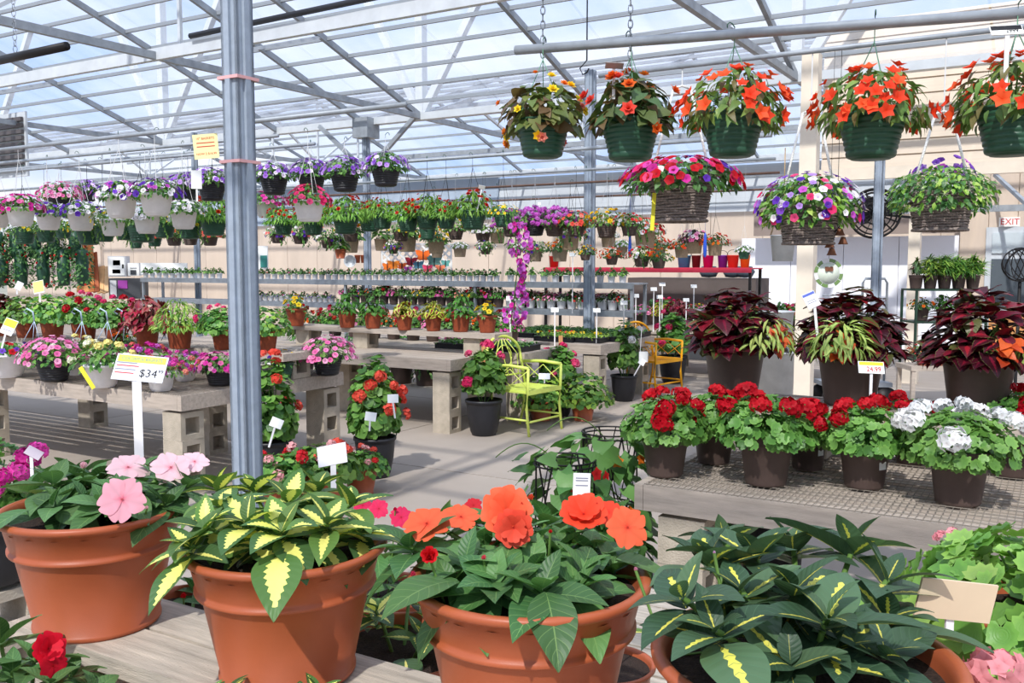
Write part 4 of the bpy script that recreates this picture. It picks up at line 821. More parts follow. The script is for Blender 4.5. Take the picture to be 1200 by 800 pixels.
for x, y, w, lab, sd in ((862, 452, 74, 'dark red coleus in a brown pot, leftmost of three', 1), (999, 468, 84, 'dark red coleus with striped leaves, middle of the three brown pots', 2), (1150, 470, 90, 'dark red coleus in a brown pot, rightmost of three', 3)):
    h = POTS['coleuspot'][0]; parts = list(proto('coleus_dark', 'coleuspot', sd)); rnd = random.Random(sd)
    if sd != 1 or True:
        cx, cs, nn_ = ((-.38, STRIPY, 170) if sd == 2 else (.40, STRIPY, 80) if sd == 1 else (.55, STRIPY, 50)); mb = B()
        for k in range(nn_):
            d = rdir(-.3, 1, rnd); q = np.array([cx+d[0]*.34, -.62+d[1]*.25, h+.12+d[2]*.30]); mb.add(LT['strap'], leaf_rot(d, rnd)*.26, q, col=pick(rnd, cc((150, 180, 90), (176, 196, 110))))
        parts.append(('striped_foliage', mb.mesh('striped_foliage', STRIPY), None, 'stuff'))
        for k in range(9):
            q = np.array([(.52 if sd == 1 else -.42 if sd == 2 else .02)+rnd.uniform(-.12, .12), -.72+rnd.uniform(-.05, .05), h+rnd.uniform(-.05, .3)]); parts.append(('orange_leaf', nmesh('leaf', LT['heart'], srgb(206, 84, 40), LEAF), npM(leaf_rot(np.array([0, -1, .3]), rnd), q, .2), None))
    q = PZ(x, 440, 1.0); d = .31*F/w; q = P(x, 430, d); q.z = cz; q = PVZ(x, tv+.30, cz)
    plant('coleus', lab, 'potted plant', q, .315, 'coleuspot', None, parts=parts)
sign('price_sign', 'yellow topped white price card between middle coleus and red geraniums', P(1020, 470, 3.95), .12, .115, .052, face=WHITE, header=(.68, YELT), lines=(('24.99', .03, .01, .018, INKR),), roll=.05, yaw=.1)
sign('plant_tag', 'white and blue plant tag standing in the middle coleus pot', P(958, 395, 4.25), .14, .06, .075, face=WHITE, header=(.8, paint('blue_print', 80, 100, 190)), lines=(('-', .04, 0, .035, INKG), ('-', .045, 0, .025, INKG)), roll=-.3, lean=-.12)
# bits under the right bench
def bucket(name, label, q, r, h, m, cat='bucket', handle=True, seg=20, taper=.78, mh=None):
    t = E(name, label=label, cat=cat); t.location = q; b = B(); lathe(b, [(0, 0), (r*taper, 0), (r*.98, h-.01), (r*1.04, h-.008), (r*1.04, h), (r*.95, h), (r*taper*.96, .01), (0, .01)], seg); b.ob('body', m, t)
    if handle: b = B(); tube(b, [(r*math.cos(a), 0, h+r*.9*math.sin(a)) for a in np.linspace(0, PI, 11)], .004, 5); b.ob('handle', mh or DARKW, t)
    return t
bq = P(905, 640, 4.5); bq.z = .18; bucket('bucket', 'black tub on the floor under the right bench', Vector((bq.x, bq.y, 0)), .16, .5, BLACKP, handle=False)
bq = P(860, 640, 5.0); bucket('bucket', 'second black tub under the right bench, nearer its left legs', Vector((bq.x-.25, bq.y, 0)), .15, .5, BLACKP, handle=False)
q = P(845, 590, 4.6); plant('vine_plant', 'dark trailing vine in a pot on the floor below the right bench', 'potted plant', Vector((q.x, q.y+.1, 0)), .3, 'nursery', 'petunia_white', parts=bush('x', .95, leaf='heart', ls=.3, n=80, cols=DG, rx=.5, rz=.7, emin=-.2, seed=2))
# trellis plants left of the right bench
def trellis(label, px, d, top, w=.27, seed=0, zb=0, flc=None):
    c = P(px, 400, d); c.z = zb; h = .82; dia = .32; hu = top/dia-h
    rnd = random.Random(seed); parts = []
    b = B()
    for k in range(8):
        a = 2*PI*k/8; tube(b, [(.3*math.cos(a), .3*math.sin(a), h-.1), (.42*math.cos(a+.5), .42*math.sin(a+.5), h+hu*.4), (.42*math.cos(a+1.1), .42*math.sin(a+1.1), h+hu)], .014, 5, cap=False)
        tube(b, [(.3*math.cos(a), .3*math.sin(a), h-.1), (.42*math.cos(a-.5), .42*math.sin(a-.5), h+hu*.4), (.42*math.cos(a-1.1), .42*math.sin(a-1.1), h+hu)], .009, 5, cap=False)
    for z, r_ in ((h+hu, .42), (h+hu*.4, .42), (h+hu-.06, .43)): tube(b, [(r_*math.cos(t), r_*math.sin(t), z) for t in np.linspace(0, 2*PI, 25)], .013, 5, cap=False)
    parts.append(('obelisk', b.mesh('obelisk', DARKW), None, None))
    for k in range(120):
        a = rnd.uniform(0, 6.28); z = h+hu*rnd.uniform(-.15, 1.04); rr = rnd.uniform(.35, .62); n = np.array([math.cos(a), math.sin(a), .4])
        parts.append(('leaf', nmesh('leaf', LT['heart'], pick(rnd, cc((92, 136, 70), (78, 120, 62), (110, 150, 84))).tolist() if False else rnd.choice(cc((92, 136, 70), (78, 120, 62), (110, 150, 84))), LEAF), npM(leaf_rot(n, rnd), (rr*math.cos(a), rr*math.sin(a), z), rnd.uniform(.24, .42)), None))
    for k in range(8):
        a = rnd.uniform(3.4, 6.2); z = h+hu*rnd.uniform(.1, .95); parts.append(('flower', nmesh('flower', FT['single'], srgb(*(flc or rnd.choice([(214, 40, 40), (240, 120, 40)]))), PETAL), npM(face_M(np.array([math.cos(a), math.sin(a), .1]), 0), (.62*math.cos(a), .62*math.sin(a), z), .2), None))
    b = B(); a = rnd.uniform(0, 6); tube(b, [(.4*math.cos(a+t), .4*math.sin(a+t), h+hu*t*.2) for t in np.linspace(0, 5, 20)], .012, 4); parts.append(('vine', b.mesh('vine', STEM), None, None))
    b = B(); tube(b, [(-.95*t, -.3*math.sin(2.5*t), h+hu*.9+.9*math.sin(2.6*t)*.5) for t in np.linspace(0, 1, 12)], .008, 4); parts.append(('tendril', b.mesh('tendril', STEM), None, None))
    return plant('climbing_plant', label, 'potted plant', c, dia, 'nursery' if False else 'urn_black', None, parts=parts)
trellis('vine with red blooms on the shorter dark wire obelisk, beside the aisle', 663, 4.0, .80, seed=2)
trellis('vine on the taller dark wire obelisk next to the right bench corner', 716, 4.35, .86, seed=4, flc=(240, 130, 40))
t = sign('plant_tag', 'long white paper tag hanging on the shorter wire obelisk', P(681, 588, 3.75), .02, .07, .10, roll=.03, plate_tilt=0, lines=(('-', .05, 0, .08, INKG), ('-', .05, 0, .07, INKG), ('-', .05, 0, .05, INKG)))
# ================================================================ OVERHEAD RAILS
def rail(label, p, q, r=.02, m=GALV, chains=()):
    b = B(); tube(b, [p, tuple((a+c)/2 for a, c in zip(p, q)), q], r, 10); o = b.ob('hanging_rail', m, None, label=label, cat='pipe rail'); return o
def hrail(label, v, z, px0, px1, r=.018, m=GALV): return rail(label, PVZ(px0, v, z), PVZ(px1, v, z), r, m)
rp, rq = P(604, 59, 4.62), P(1240, 12, 3.75)
rail('thick grey pipe rail over the green begonia baskets at upper right', rp, rq, .023)
def railz(px): # front rail point above a pixel column
    t = (px-604)/(1240-604); return rp.lerp(rq, t)
def chain(label, top, bot, link=.045, r=.0032, m=GALV):
    o = E('chain', label=label, cat='chain'); o.location = bot; L = (top-bot).length; n = int(L/(link*.78)); b = B()
    tube(b, [(.011*math.cos(t), 0, link/2*math.sin(t)*1.0+(.0)) for t in np.linspace(0, 2*PI, 9)], r, 4, cap=False); me = b.mesh('link', m)
    for i in range(min(n, 60)):
        ob('link', me, o, M=Matrix.Translation((0, 0, i*link*.78+link/2)) @ Matrix.Rotation((i % 2)*PI/2, 4, 'Z'))
    return o
p = railz(643); chain('left steel chain holding the front pipe rail, above the yellow begonia basket', p+Vector((0, 0, 1.5)), p+Vector((0, 0, -.05)))
p = railz(762); chain('right steel chain crossing the front pipe rail, above the orange begonia basket', p+Vector((0, 0, 1.5)), p+Vector((0, 0, -.22)))
b = B(); p = P(683, 85, 4.6); tube(b, [p+Vector((.03, 0, .02)), p+Vector((.02, 0, -.0)), p+Vector((0, 0, -.01)), p+Vector((-.015, 0, .02)), p+Vector((.02, 0, .06)), p+Vector((.02, 0, 1.2))], .004, 5); b.ob('wire_hook', DARKW, None, label='long dark wire hook hanging between the two left begonia baskets', cat='hook')
hrail('pipe rail carrying the black baskets of purple petunias', 6.85, 2.83, -60, 372)
hrail('pipe rail in front carrying the white baskets', 5.3, 2.78, -60, 478)
hrail('pipe rail carrying the green marigold baskets', 8.2, 2.78, -60, 900); hrail('pipe rail behind the green marigold baskets', 9.3, 2.70, -60, 905, .016); hrail('second pipe rail from the front for small white baskets', 6.1, 2.80, -60, 330, .016); hrail('pipe rail over the brown baskets', 10.3, 2.66, -60, 910, .014, BROWNH); hrail('farthest thin pipe rail over the beige baskets', 12.0, 2.62, 180, 930, .014, BROWNH)
hrail('pipe rail joining the front rails at left', 7.4, 2.95, -60, 262, .02)
b = B(); tube(b, [P(-20, 75, 5.0), P(78, 54, 4.6)], .022, 10); b.ob('pipe_stub', DARKW, None, label='open dark pipe end hanging at the upper left', cat='pipe rail')
c_ = P(18, 62, 4.9); chain('thin chain holding the dark pipe end at the upper left', c_+Vector((0, 0, 1.0)), c_, .04, .002)
# ================================================================ HANGING BASKETS
def zr(px): return railz(px).z
YW = paint('green_hanger_plastic', 110, 160, 130)
G = 'green plastic baskets on the front rail'
def front(px, py, w, sp, lab, sd):
    dia = .30; t = (px-604)/(1240-604); d = (railz(px)-CO).dot(FW); dia = w*d/F; h = .66*dia; q = P(px, py, d); q.z -= h
    o = plant('begonia_basket', lab, 'hanging plant', q, dia, 'basket_green', sp, seed=sd, hang=railz(px).z+.01, top=1.05, wire=YW, group=None, rz=sd*1.1); return o
front(636, 141, 66, 'begonia_yellow', 'green basket of yellow begonia, leftmost on the front rail', 1)
front(739, 141, 71, 'begonia_orange', 'green basket of bronze-leaved orange begonia, second on the front rail', 2)
front(859, 134, 75, 'boliviensis', 'green basket of orange-red begonia, third on the front rail', 3)
front(1022, 134, 79, 'boliviensis', 'green basket of orange-red begonia, fourth on the front rail', 4)
front(1188, 126, 84, 'boliviensis', 'green basket of orange-red begonia cut by the right edge', 5)
sign('price_sign', 'small grey price card on a stick in the orange begonia basket', P(719, 116, 4.35), .14, .085, .035, face=mat('grey_card', srgb(150, 140, 136), .5), plate_tilt=.9, roll=.05, sw=.014)
sign('price_sign', 'white price card on a stick in the rightmost hanging begonia basket', P(1177, 122, 3.68), .27, .13, .045, face=WHITE, plate_tilt=-.5, roll=-.05, sw=.018, header=(.5, INK), lines=(('2999', .026, .02, .016, INK),))
# wicker
WVV = P(950, 200, 5.6).dot(EY)
def wick(px, py, w, sp, lab, sd, rt, dd):
    q = PV(px, py, WVV); d = (q-CO).dot(FW); dia = w*d/F; q.z -= .62*dia
    r = E('wicker_basket', label=lab, cat='hanging plant'); r.location = q; r.scale = (dia,)*3
    me, so_, h = pot_mesh('wicker'); ob('basket', me, r); ob('soil', so_, r)
    for nm, m, Mx, kd in proto(sp, 'wicker', sd): ob(nm, m, r, M=Mx, kind=kd)
    b = B()
    for s in (-1, 1): tube(b, [(s*.5, 0, h), (s*.14, .02, h+rt)], .022, 6)
    tube(b, [(-.14, .02, h+rt), (0, .02, h+rt+.05), (.14, .02, h+rt)], .02, 6); b.ob('rope_handle', mat('white_rope', srgb(236, 234, 228), .8, bump=.6, bs=60, vs=30, var=.2) if 'white_rope' not in bpy.data.materials else bpy.data.materials['white_rope'], r)
    zt = (2.93-q.z)/dia
    if zt > h+rt+.05: rod('hanging_wire', WHITEW, r, (0, .02, h+rt+.05), zt-(h+rt+.05), .012)
    return r
wick(798, 214, 72, 'wicker_red', 'wicker basket overflowing with red, white and purple petunias', 1, 1.5, 5.6)
wick(948, 243, 68, 'wicker_mixed', 'wicker basket of purple and pink petunias left of the fan', 2, 1.6, 5.7)
wick(1103, 226, 70, 'wicker_white', 'wicker basket of tiny white flowers with a purple petunia crown, beside the exit sign', 3, 1.3, 5.5)
fb = B(); rnd = random.Random(4)
for k in range(26):
    d = rdir(.25, 1, rnd); q = P(1103, 214, 5.45); fb.add(FT['star'], face_M(d, 0)*.052, np.array(q)+d*np.array([.19, .19, .17])+np.array([0, 0, -.0]), col=pick(rnd, PUR[:3]+LILA))
fb.ob('petunia', PETAL, None, label='purple petunia growing on top of the wicker basket of white flowers', cat='flowers', kind='stuff')
hrail('grey pipe rail holding the three wicker baskets', P(950, 200, 5.6).dot(EY), 2.93, 700, 1260, .016)
def strip(name, label, px0, py0, px1, py1, d, w, m, cat='care label'):
    b = B(); p, q = P(px0, py0, d), P(px1, py1, d); bar(b, p, q, w, .003, up=(0, -1, 0)); return b.ob(name, m, None, smooth=False, label=label, cat=cat)
strip('care_label', 'long yellow care label hanging at the left of the red petunia wicker basket', 767, 226, 764, 270, 5.9, .025, YELT)
# black baskets of purple petunias
blk = [(452, 196, 36, 'rightmost and highest'), (404, 202, 36, 'second from the right'), (365, 204, 34, 'third from the right'), (321, 207, 34, 'just right of the nearest post'), (248, 214, 34, 'just left of the nearest post'), (217, 218, 30, 'half hidden behind the white tag'), (70, 230, 28, 'behind the pink flowers near the left edge'), (103, 222, 22, 'with pale blooms, between left white baskets')]
for i, (x, y, w, s) in enumerate(blk):
    hung(x, y, w, 'basket_black', 'petunia_purple' if i != 6 else 'petunia_pink', 'black hanging basket of %s petunias, %s' % ('purple and white' if i != 6 else 'pink', s), seed=i % 3, rz=i, group='black petunia baskets')
wh = [(24, 243, 34, 'petunia_magenta', 'magenta', 'leftmost but one'), (57, 250, 30, 'petunia_violet', 'violet and pink', 'third from the left edge'), (95, 249, 33, 'petunia_violet', 'violet', 'fourth from the left edge'), (141, 230, 40, 'petunia_mix', 'violet and red', 'large, fifth from the left'), (183, 227, 40, 'petunia_mix', 'white and magenta', 'large, sixth from the left'),
      (132, 257, 30, 'greenery_yellow', 'small yellow flowers', 'partly under the large violet one'), (172, 253, 32, 'petunia_white', 'small white', 'partly under the large magenta one'), (215, 247, 33, 'petunia_white', 'white', 'under the white tag'), (312, 237, 28, 'petunia_magenta', 'magenta', 'right of the nearest post'), (362, 235, 38, 'petunia_hotpink', 'hot pink', 'rightmost and largest'), (-4, 246, 32, 'petunia_magenta', 'magenta', 'cut by the left edge')]
for i, (x, y, w, sp, c, s) in enumerate(wh):
    hung(x, y, w, 'basket_white', sp, 'white hanging basket of %s petunias, %s' % (c, s) if 'yellow' not in c else 'white hanging basket of %s, %s' % (c, s), seed=i % 2, rz=i*1.7, group='white hanging baskets')
gr = [(28, 268, 27), (54, 268, 24), (74, 266, 20), (104, 267, 30), (122, 266, 26), (146, 264, 26), (166, 260, 36), (192, 260, 28), (222, 260, 30), (250, 254, 33), (332, 259, 24), (367, 258, 26), (405, 253, 32), (433, 253, 27), (448, 251, 26), (478, 254, 26), (501, 249, 29), (523, 252, 24), (554, 247, 33), (590, 250, 24)]
pos_w = ['leftmost', 'second from the left edge', 'third from the left edge', 'fourth from the left edge', 'fifth from the left edge', 'sixth from the left edge', 'seventh from the left edge', 'third left of the nearest post', 'second left of the nearest post', 'just left of the nearest post', 'first right of the nearest post', 'under the hot pink white basket', 'just right of the hot pink basket', 'left of the distant post', 'right of the distant post', 'above the left of the lattice', 'above the middle of the lattice', 'second right of the lattice middle', 'with the tallest flowers', 'rightmost, behind trailing magenta']
for i, ((x, y, w), s) in enumerate(zip(gr, pos_w)):
    sp = 'marigold_hanging' if (i > 9 and i != 19 or i == 9) else 'greenery_yellow'
    hung(x, y, w, 'basket_green', sp, 'green hanging basket of %s, %s' % ('grassy leaves and red blooms' if sp[0] == 'm' else 'greenery', s), seed=i % 3, rz=i*.9, v=(8.2 if i > 9 else 7.4) if x != 433 else 9.3, wire=DARKW, group='green baskets in the second row')
sm = [(159, 279, 17, 'smallgreen', 'greenery_yellow', 'small green basket of yellow flowers, leftmost in the lowest row'), (181, 276, 18, 'smallgreen', 'impatiens_coral', 'small green basket with a pink spray, second in the lowest row'), (204, 275, 20, 'dark', 'yellow_mass', 'small brown basket with yellow bloom, third in the lowest row'), (223, 275, 19, 'dark', 'orange_small', 'small brown basket left of the nearest post in the lowest row'), (246, 275, 20, 'dark', 'impatiens_coral', 'small brown basket with pink spray touching the nearest post'),
      (325, 274, 17, 'dark', 'mixed_trailing', 'brown basket with trailing leaves right of the nearest post'), (352, 273, 20, 'dark', 'mixed_trailing', 'brown basket with red and salmon flowers under the hot pink basket'), (385, 278, 20, 'dark', 'mixed_trailing', 'bushy trailing green basket left of the terracotta half bowl'), (411, 270, 20, 'dark', 'orange_small', 'brown basket under the green one just left of the distant post'), (410, 280, 20, 'fibre', 'seedling', 'beige fibre pot above the round steel tub'),
      (470, 269, 21, 'dark', 'greenery_yellow', 'brown basket above the left end of the lattice'), (501, 266, 21, 'smallgreen', 'seedling', 'small green basket directly under the marigold row'), (534, 268, 20, 'dark', 'yellow_mass', 'brown basket with a yellow bloom above the lattice'), (566, 270, 20, 'dark', 'petunia_white', 'brown basket with white flowers right of the lattice'),
      (447, 280, 17, 'fibre', 'seedling', 'beige fibre pot right of the distant post'), (477, 278, 21, 'fibre', 'seedling', 'beige fibre pot above the left part of the lattice'), (511, 280, 21, 'fibre', 'orange_small', 'beige fibre pot above the centre of the lattice'), (583, 270, 19, 'fibre', 'greenery_yellow', 'tall beige fibre pot with yellow flowers left of the magenta vine'), (461, 289, 13, 'dark', 'mixed_trailing', 'tiny brown pot under the green trailing foliage'), (512, 289, 16, 'fibre', 'seedling', 'small beige pot hanging right in front of the lattice top'),
      (539, 289, 15, 'fibre', 'petunia_white', 'small beige pot hanging at the right end of the lattice'), (569, 289, 14, 'dark', 'mixed_trailing', 'small dark pot of purple foliage right of the lattice'), (627, 260, 26, 'basket_black', 'magenta_trailing', 'black hanging basket with a white tag right of the magenta vine'), (675, 262, 24, 'dark', 'impatiens_coral', 'brown basket of pink and salmon flowers left of the farther post'), (711, 262, 26, 'dark', 'yellow_mass', 'brown basket of yellow and red flowers right of the farther post'), (668, 273, 25, 'fibre', 'mixed_trailing', 'beige fibre pot touching the farther post on its left'),
      (650, 260, 26, 'dark', 'magenta_trailing', 'basket of magenta flowers left of the farther post'), (713, 276, 17, 'fibre', 'petunia_white', 'beige pot with white flowers right of the farther post'), (627, 292, 18, 'fibre', 'mixed_trailing', 'taupe pot under the black basket with the tag'), (656, 292, 18, 'fibre', 'orange_small', 'taupe pot with dark leaves above the red shelf'), (756, 271, 25, 'fibre', 'red_white', 'beige pot of coral red flowers under the yellow label'), (814, 281, 20, 'fibre', 'bronze_pink', 'beige pot of pink flowers over dark leaves under the wicker basket'),
      (799, 289, 16, 'fibre', 'impatiens_orange', 'beige pot of orange flowers above the blue bucket'), (838, 285, 18, 'fibre', 'impatiens_orange', 'rightmost beige pot of orange flowers above the red shelf'), (771, 289, 18, 'fibre', 'impatiens_orange', 'beige pot of red-orange flowers left of the blue bucket'), (772, 303, 18, 'dark', 'orange_small', 'low brown basket with an orange bloom in front of the red shelf'), (729, 287, 16, 'fibre', 'petunia_white', 'beige pot trailing white flowers beside the blue glass drop'), (752, 300, 20, 'dark', 'red_white', 'bushy basket dropping below the red shelf'),
      (717, 300, 16, 'dark', 'impatiens_orange', 'basket of orange and yellow flowers in front of the red shelf'), (686, 296, 14, 'dark', 'orange_small', 'dark basket hidden beside the farther post above the red shelf'), (600, 262, 24, 'dark', 'magenta_trailing', 'dark basket from which the long magenta vine hangs'), (605, 290, 15, 'dark', 'petunia_white', 'dark basket of pale flowers behind the magenta vine'), (872, 293, 15, 'smallgreen', 'petunia_white', 'grey green basket of white flowers at the right end of the red shelf'), (738, 262, 22, 'dark', 'red_white', 'brown basket of white and coral flowers left of the yellow label')]
for i, (x, y, w, k, sp, lab) in enumerate(sm):
    hung(x, y, w, k, sp, lab, seed=i % 2, rz=i, v=(12.0 if y > 286 else 10.3) if k == 'fibre' else 9.3, wire=DARKW if i % 2 else WHITEW)
for i, (x, y, sp, lab) in enumerate(((640, 262, 'magenta_trailing', 'cloud of magenta flowers over the black basket'),)): pass
# long magenta vine
v0 = P(601, 262, 9.0); fbv = B(); lbv = B(); rnd = random.Random(9)
for k in range(150):
    t = k/150; x = .02+.10*math.sin(t*3)-.05*t+rnd.uniform(-.1, .1)*(.7+.5*math.sin(t*9)); z = -t*.98; q = np.array([x, rnd.uniform(-.09, .09), z])
    fbv.add(FT['petunia'], face_M(rdir(-.3, .6, rnd)+np.array([0, -.8, 0]), 0)*rnd.uniform(.045, .07), q, col=pick(rnd, LILA+MAG[:1]))
    if k % 2: d = rdir(-.5, .5, rnd); lbv.add(LT['oval'], leaf_rot(d, rnd)*.06, q+np.array([0, .04, 0]), col=pick(rnd, GR))
r = E('trailing_vine', label='long hanging vine of bright magenta blossoms left of the farther post', cat='hanging plant'); r.location = v0
fbv.ob('blossoms', PETAL, r, kind='stuff'); lbv.ob('foliage', LEAF, r, kind='stuff'); b = B(); tube(b, [(0, 0, .1), (.05, 0, -.4), (-.02, 0, -.98)], .006, 5); b.ob('stem', STEM, r)
# half bowl, wind chime, blue drops
hung(399, 292, 15, 'bowl_terra', 'seedling', 'small terracotta half bowl on the tan wall', dia=.17)
for x, lab in ((738, 'blue glass drop hanging left of the colourful buckets'), (825+73, 'blue banner strip hanging before the magenta bucket')):
    x = x if x < 800 else 825; b = B(); lathe(b, [(0, 0), (.016, .02), (.02, .1), (.012, .24), (.003, .26), (0, .26)], 10); q = PV(x if x < 800 else 826, 302, 9.3); tube(b, [(0, 0, .26), (0, 0, 2.70-q.z)], .002, 4); b.ob('glass_drop', paint('blue_glass', 50, 90, 200, .15), None, loc=q, label=lab, cat='ornament')
# ================================================================ SIGNS
sign('price_sign', 'large colourful basket price sign reading $34.99 on a white post at left', PZ(164, 560, .30), .62, .325, .18, face=mat('sign_grey_white', srgb(216, 218, 226), .45, var=.02), roll=.09, yaw=.0, plate_tilt=-.55, sw=.058, header=(.70, mat('sign_lime', srgb(196, 206, 60), .5, var=.02)),
     lines=(('COLORFUL BASKETS', .028, 0, .150, INKG), ('$34', .075, .06, .055, INK), ('99', .035, .135, .075, INK), ('-', .13, -.09, .12, INKG), ('-', .14, -.08, .10, INKR), ('-', .13, -.09, .075, INKG), ('-', .12, -.09, .05, INKR)))
ys = sign('hanging_sign', 'yellow paper sale sign with red lettering hung beside the nearest post', PV(243, 186, 5.3), .0, .205, .20, face=mat('sale_yellow', srgb(250, 238, 170), .6, var=.03), roll=-.08, plate_tilt=0, sw=.004, lines=(('10\" BASKETS', .028, 0, .165, INKR), ('-', .15, 0, .13, INKR), ('-', .15, 0, .10, INKR), ('NOW 2 $16.99', .026, 0, .04, INKR)))
sign('plant_tag', 'blank white tag on a stick beside the nearest post, over white petunias', P(231, 236, 6.6), .09, .075, .13, roll=.02, plate_tilt=0)
sign('price_sign', 'yellow and white price card on the upper left pots, near a yellow bloom', P(47, 354, 7.2), .07, .085, .10, header=(.1, mat('pale_yellow', srgb(240, 240, 130), .6, var=.02)), roll=-.2, plate_tilt=-.2)
sign('price_sign', 'pale price card turned edgewise at the left of the upper pots', P(20, 345, 7.5), .04, .05, .07, roll=.5, plate_tilt=-.2, yaw=.6)
sign('price_sign', 'yellow topped white price card at the left picture edge over the pansy pot', P(2, 408, 6.2), .10, .085, .11, header=(.5, YELT), roll=.05, lean=.3, lines=(('-', .06, 0, .03, INKG),))
strip('care_label', 'yellow care label slanting down the white pot beside the price sign', 94, 430, 110, 455, 6.05, .028, YELT)
sign('price_sign', 'back of a large grey sign standing among the low aisle geraniums', P(391, 572, 5.0), .13, .16, .115, face=mat('sign_back', srgb(214, 212, 218), .5, var=.02), roll=-.2, plate_tilt=-.5, sw=.03)
for x, y, d, lab, L, rl in ((315, 524, 5.7, 'white price card on a slanting stick among the aisle geraniums', .13, -.5), (433, 505, 6.2, 'white price card in front of the tall coral geranium', .07, -.1), (463, 490, 6.4, 'white tag at the right side of the tall coral geranium', .11, .2)):
    sign('price_sign', lab, P(x, y, d), L, .075, .06, roll=.1, lean=-rl*.6, yaw=.1)
sign('price_sign', 'white card propped on the seat of the lime green chair', P(638, 449, 9.0), .04, .11, .065, plate_tilt=-.6)
sign('price_sign', 'white tag leaning on the pot left of the orange chair', P(743, 440, 10.0), .14, .07, .07, lean=.5, roll=.1)
for i, (x, y, L) in enumerate(((650, 405, .38), (699, 404, .38), (598, 385, .3), (731, 378, .22), (766, 358, .2), (773, 372, .26), (776, 350, .18), (813, 352, .18), (804, 372, .22), (745, 366, .2), (671, 318, .2))):
    q = P(x, y, [10.4, 10.8, 9.9, 11.2, 12.6, 12.7, 13.0, 13.2, 12.8, 12.4, 12.3][i]); dz = q.z-(.735 if i != 10 else 1.0); q.z -= dz
    sign('price_sign', 'white card on a thin stick, %s along the far benches counting from the left' % ['second', 'fourth', 'first', 'fifth', 'seventh', 'eighth', 'ninth', 'eleventh', 'tenth', 'sixth', 'third'][i], q, L+dz, .085, .055, sw=.014, plate_tilt=-.5)
sign('plant_tag', 'pale tag with stick over the brown basket right of the farther post', PV(707, 266, 9.2), .15, .10, .05, plate_tilt=.5)
sign('plant_tag', 'white stick tag in the black basket right of the magenta vine', PV(632, 263, 9.2), .22, .03, .03)
sign('plant_tag', 'white stick tag above the tallest flowers in the green basket row', PV(559, 248, 8.1), .24, .07, .04, plate_tilt=.6, lean=.2)
# ================================================================ LEFT BENCHES
Z7 = .735
lb = [(11, 443, 42, 'basket_white', 'violet_pansy', 'white basket of violet pansies with one red bloom, on the left bench'), (64, 448, 42, 'basket_black', 'petunia_pink', 'black basket overflowing with pink petunias on the left bench'), (121, 455, 42, 'basket_white', 'lantana', 'white basket of cream lantana with a yellow label, on the left bench'),
      (92, 440, 34, 'basket_white', 'lantana', 'white basket of yellow and white flowers behind the pink petunias'), (189, 459, 34, 'basket_white', 'verbena', 'white basket of verbena behind the price sign'), (258, 453, 36, 'basket_black', 'petunia_magenta', 'black basket of magenta petunias left of the nearest post'), (217, 447, 30, 'basket_white', 'verbena', 'low basket of purple verbena right of the price sign'), (150, 432, 34, 'basket_green', 'marigold_dense', 'compact green marigold bush behind the price sign'),
      (331, 445, 30, 'basket_green', 'pansy_mix', 'dark green pot of yellow and white pansies right of the nearest post'), (384, 441, 37, 'basket_black', 'petunia_pink', 'black pot of pink petunias at the right end of the left bench')]
for i, (x, y, w, k, sp, lab) in enumerate(lb):
    stand(x, y, w, Z7, k, sp, lab, name='flower_basket', cat='potted plant', seed=i % 2, rz=i)
b = B(); q = PZ(160, 436, .78); t = plant('covered_basket', 'shallow white bowl basket with peach flowers behind the price sign', 'potted plant', PZ(163, 446, Z7), .26, 'basket_white', 'verbena', seed=1)
up = [(31, 396, 27, 'fluted', 'geranium_green', 'geranium with yellow bloom in ribbed terracotta, at left of upper shelf'), (62, 398, 29, 'fluted', 'geranium_green', 'leafy geranium in ribbed terracotta, second on the upper left shelf'), (99, 401, 31, 'fluted', 'geranium_redsm', 'red geranium in ribbed terracotta, third on the upper left shelf'), (136, 402, 28, 'fluted', 'geranium_redsm', 'geranium with red and pink blooms, fourth on the upper left shelf'),
      (173, 406, 30, 'fluted', 'coleus_red', 'red and green coleus in ribbed terracotta on the upper left shelf'), (211, 409, 32, 'fluted', 'fern_lime', 'lime fern-leaved plant in ribbed terracotta on the upper left shelf'), (262, 410, 28, 'fluted', 'geranium_redsm', 'red-pink geranium in ribbed terracotta left of the nearest post'), (312, 413, 29, 'fluted', 'geranium_green', 'green geranium in ribbed terracotta right of the nearest post'), (2, 394, 28, 'fluted', 'coleus_dark', 'dark leaved plant in ribbed terracotta at the left edge')]
for i, (x, y, w, k, sp, lab) in enumerate(up):
    stand(x, y, w, .952, k, sp, lab, name='potted_geranium' if 'geran' in sp else 'foliage_plant', cat='potted plant', seed=i % 2, rz=i*2.1)
b = B()
for i, x in enumerate((36, 92, 122, 142, 197)):
    q = P(x, 372, 8.0); b = B(); tube(b, [q+Vector((-.03, 0, .03)), q+Vector((-.06, 0, .05)), q+Vector((-.03, 0, .08)), q+Vector((.02, 0, .05)), q+Vector((.03, 0, -.03))], .007, 5)
    for s in (-.06, .02, .08): tube(b, [q+Vector((.03, 0, -.03)), q+Vector((s, -.02, -.2))], .003, 4)
    b.ob('folded_hanger', paint('pale_hanger_%d' % i, 196, 214, 236), None, label='folded pale wire hanger on the ribbed pots, %s from the left' % ['first', 'second', 'third', 'fourth', 'fifth'][i], cat='hanger')
ms = [(347, 382, 24, 'pansy_yellow', 'yellow pansies'), (407, 384, 23, 'basil', 'low bushy greenery'), (437, 385, 22, 'basil', 'tall leafy basil-like greenery'), (474, 387, 21, 'coleus_yellow', 'cream and green coleus'), (508, 388, 22, 'coleus_lime', 'lime and crimson coleus'), (540, 389, 24, 'basil', 'green foliage with orange blooms'), (577, 390, 24, 'pansy_yellow', 'yellow pansies with dark eyes')]
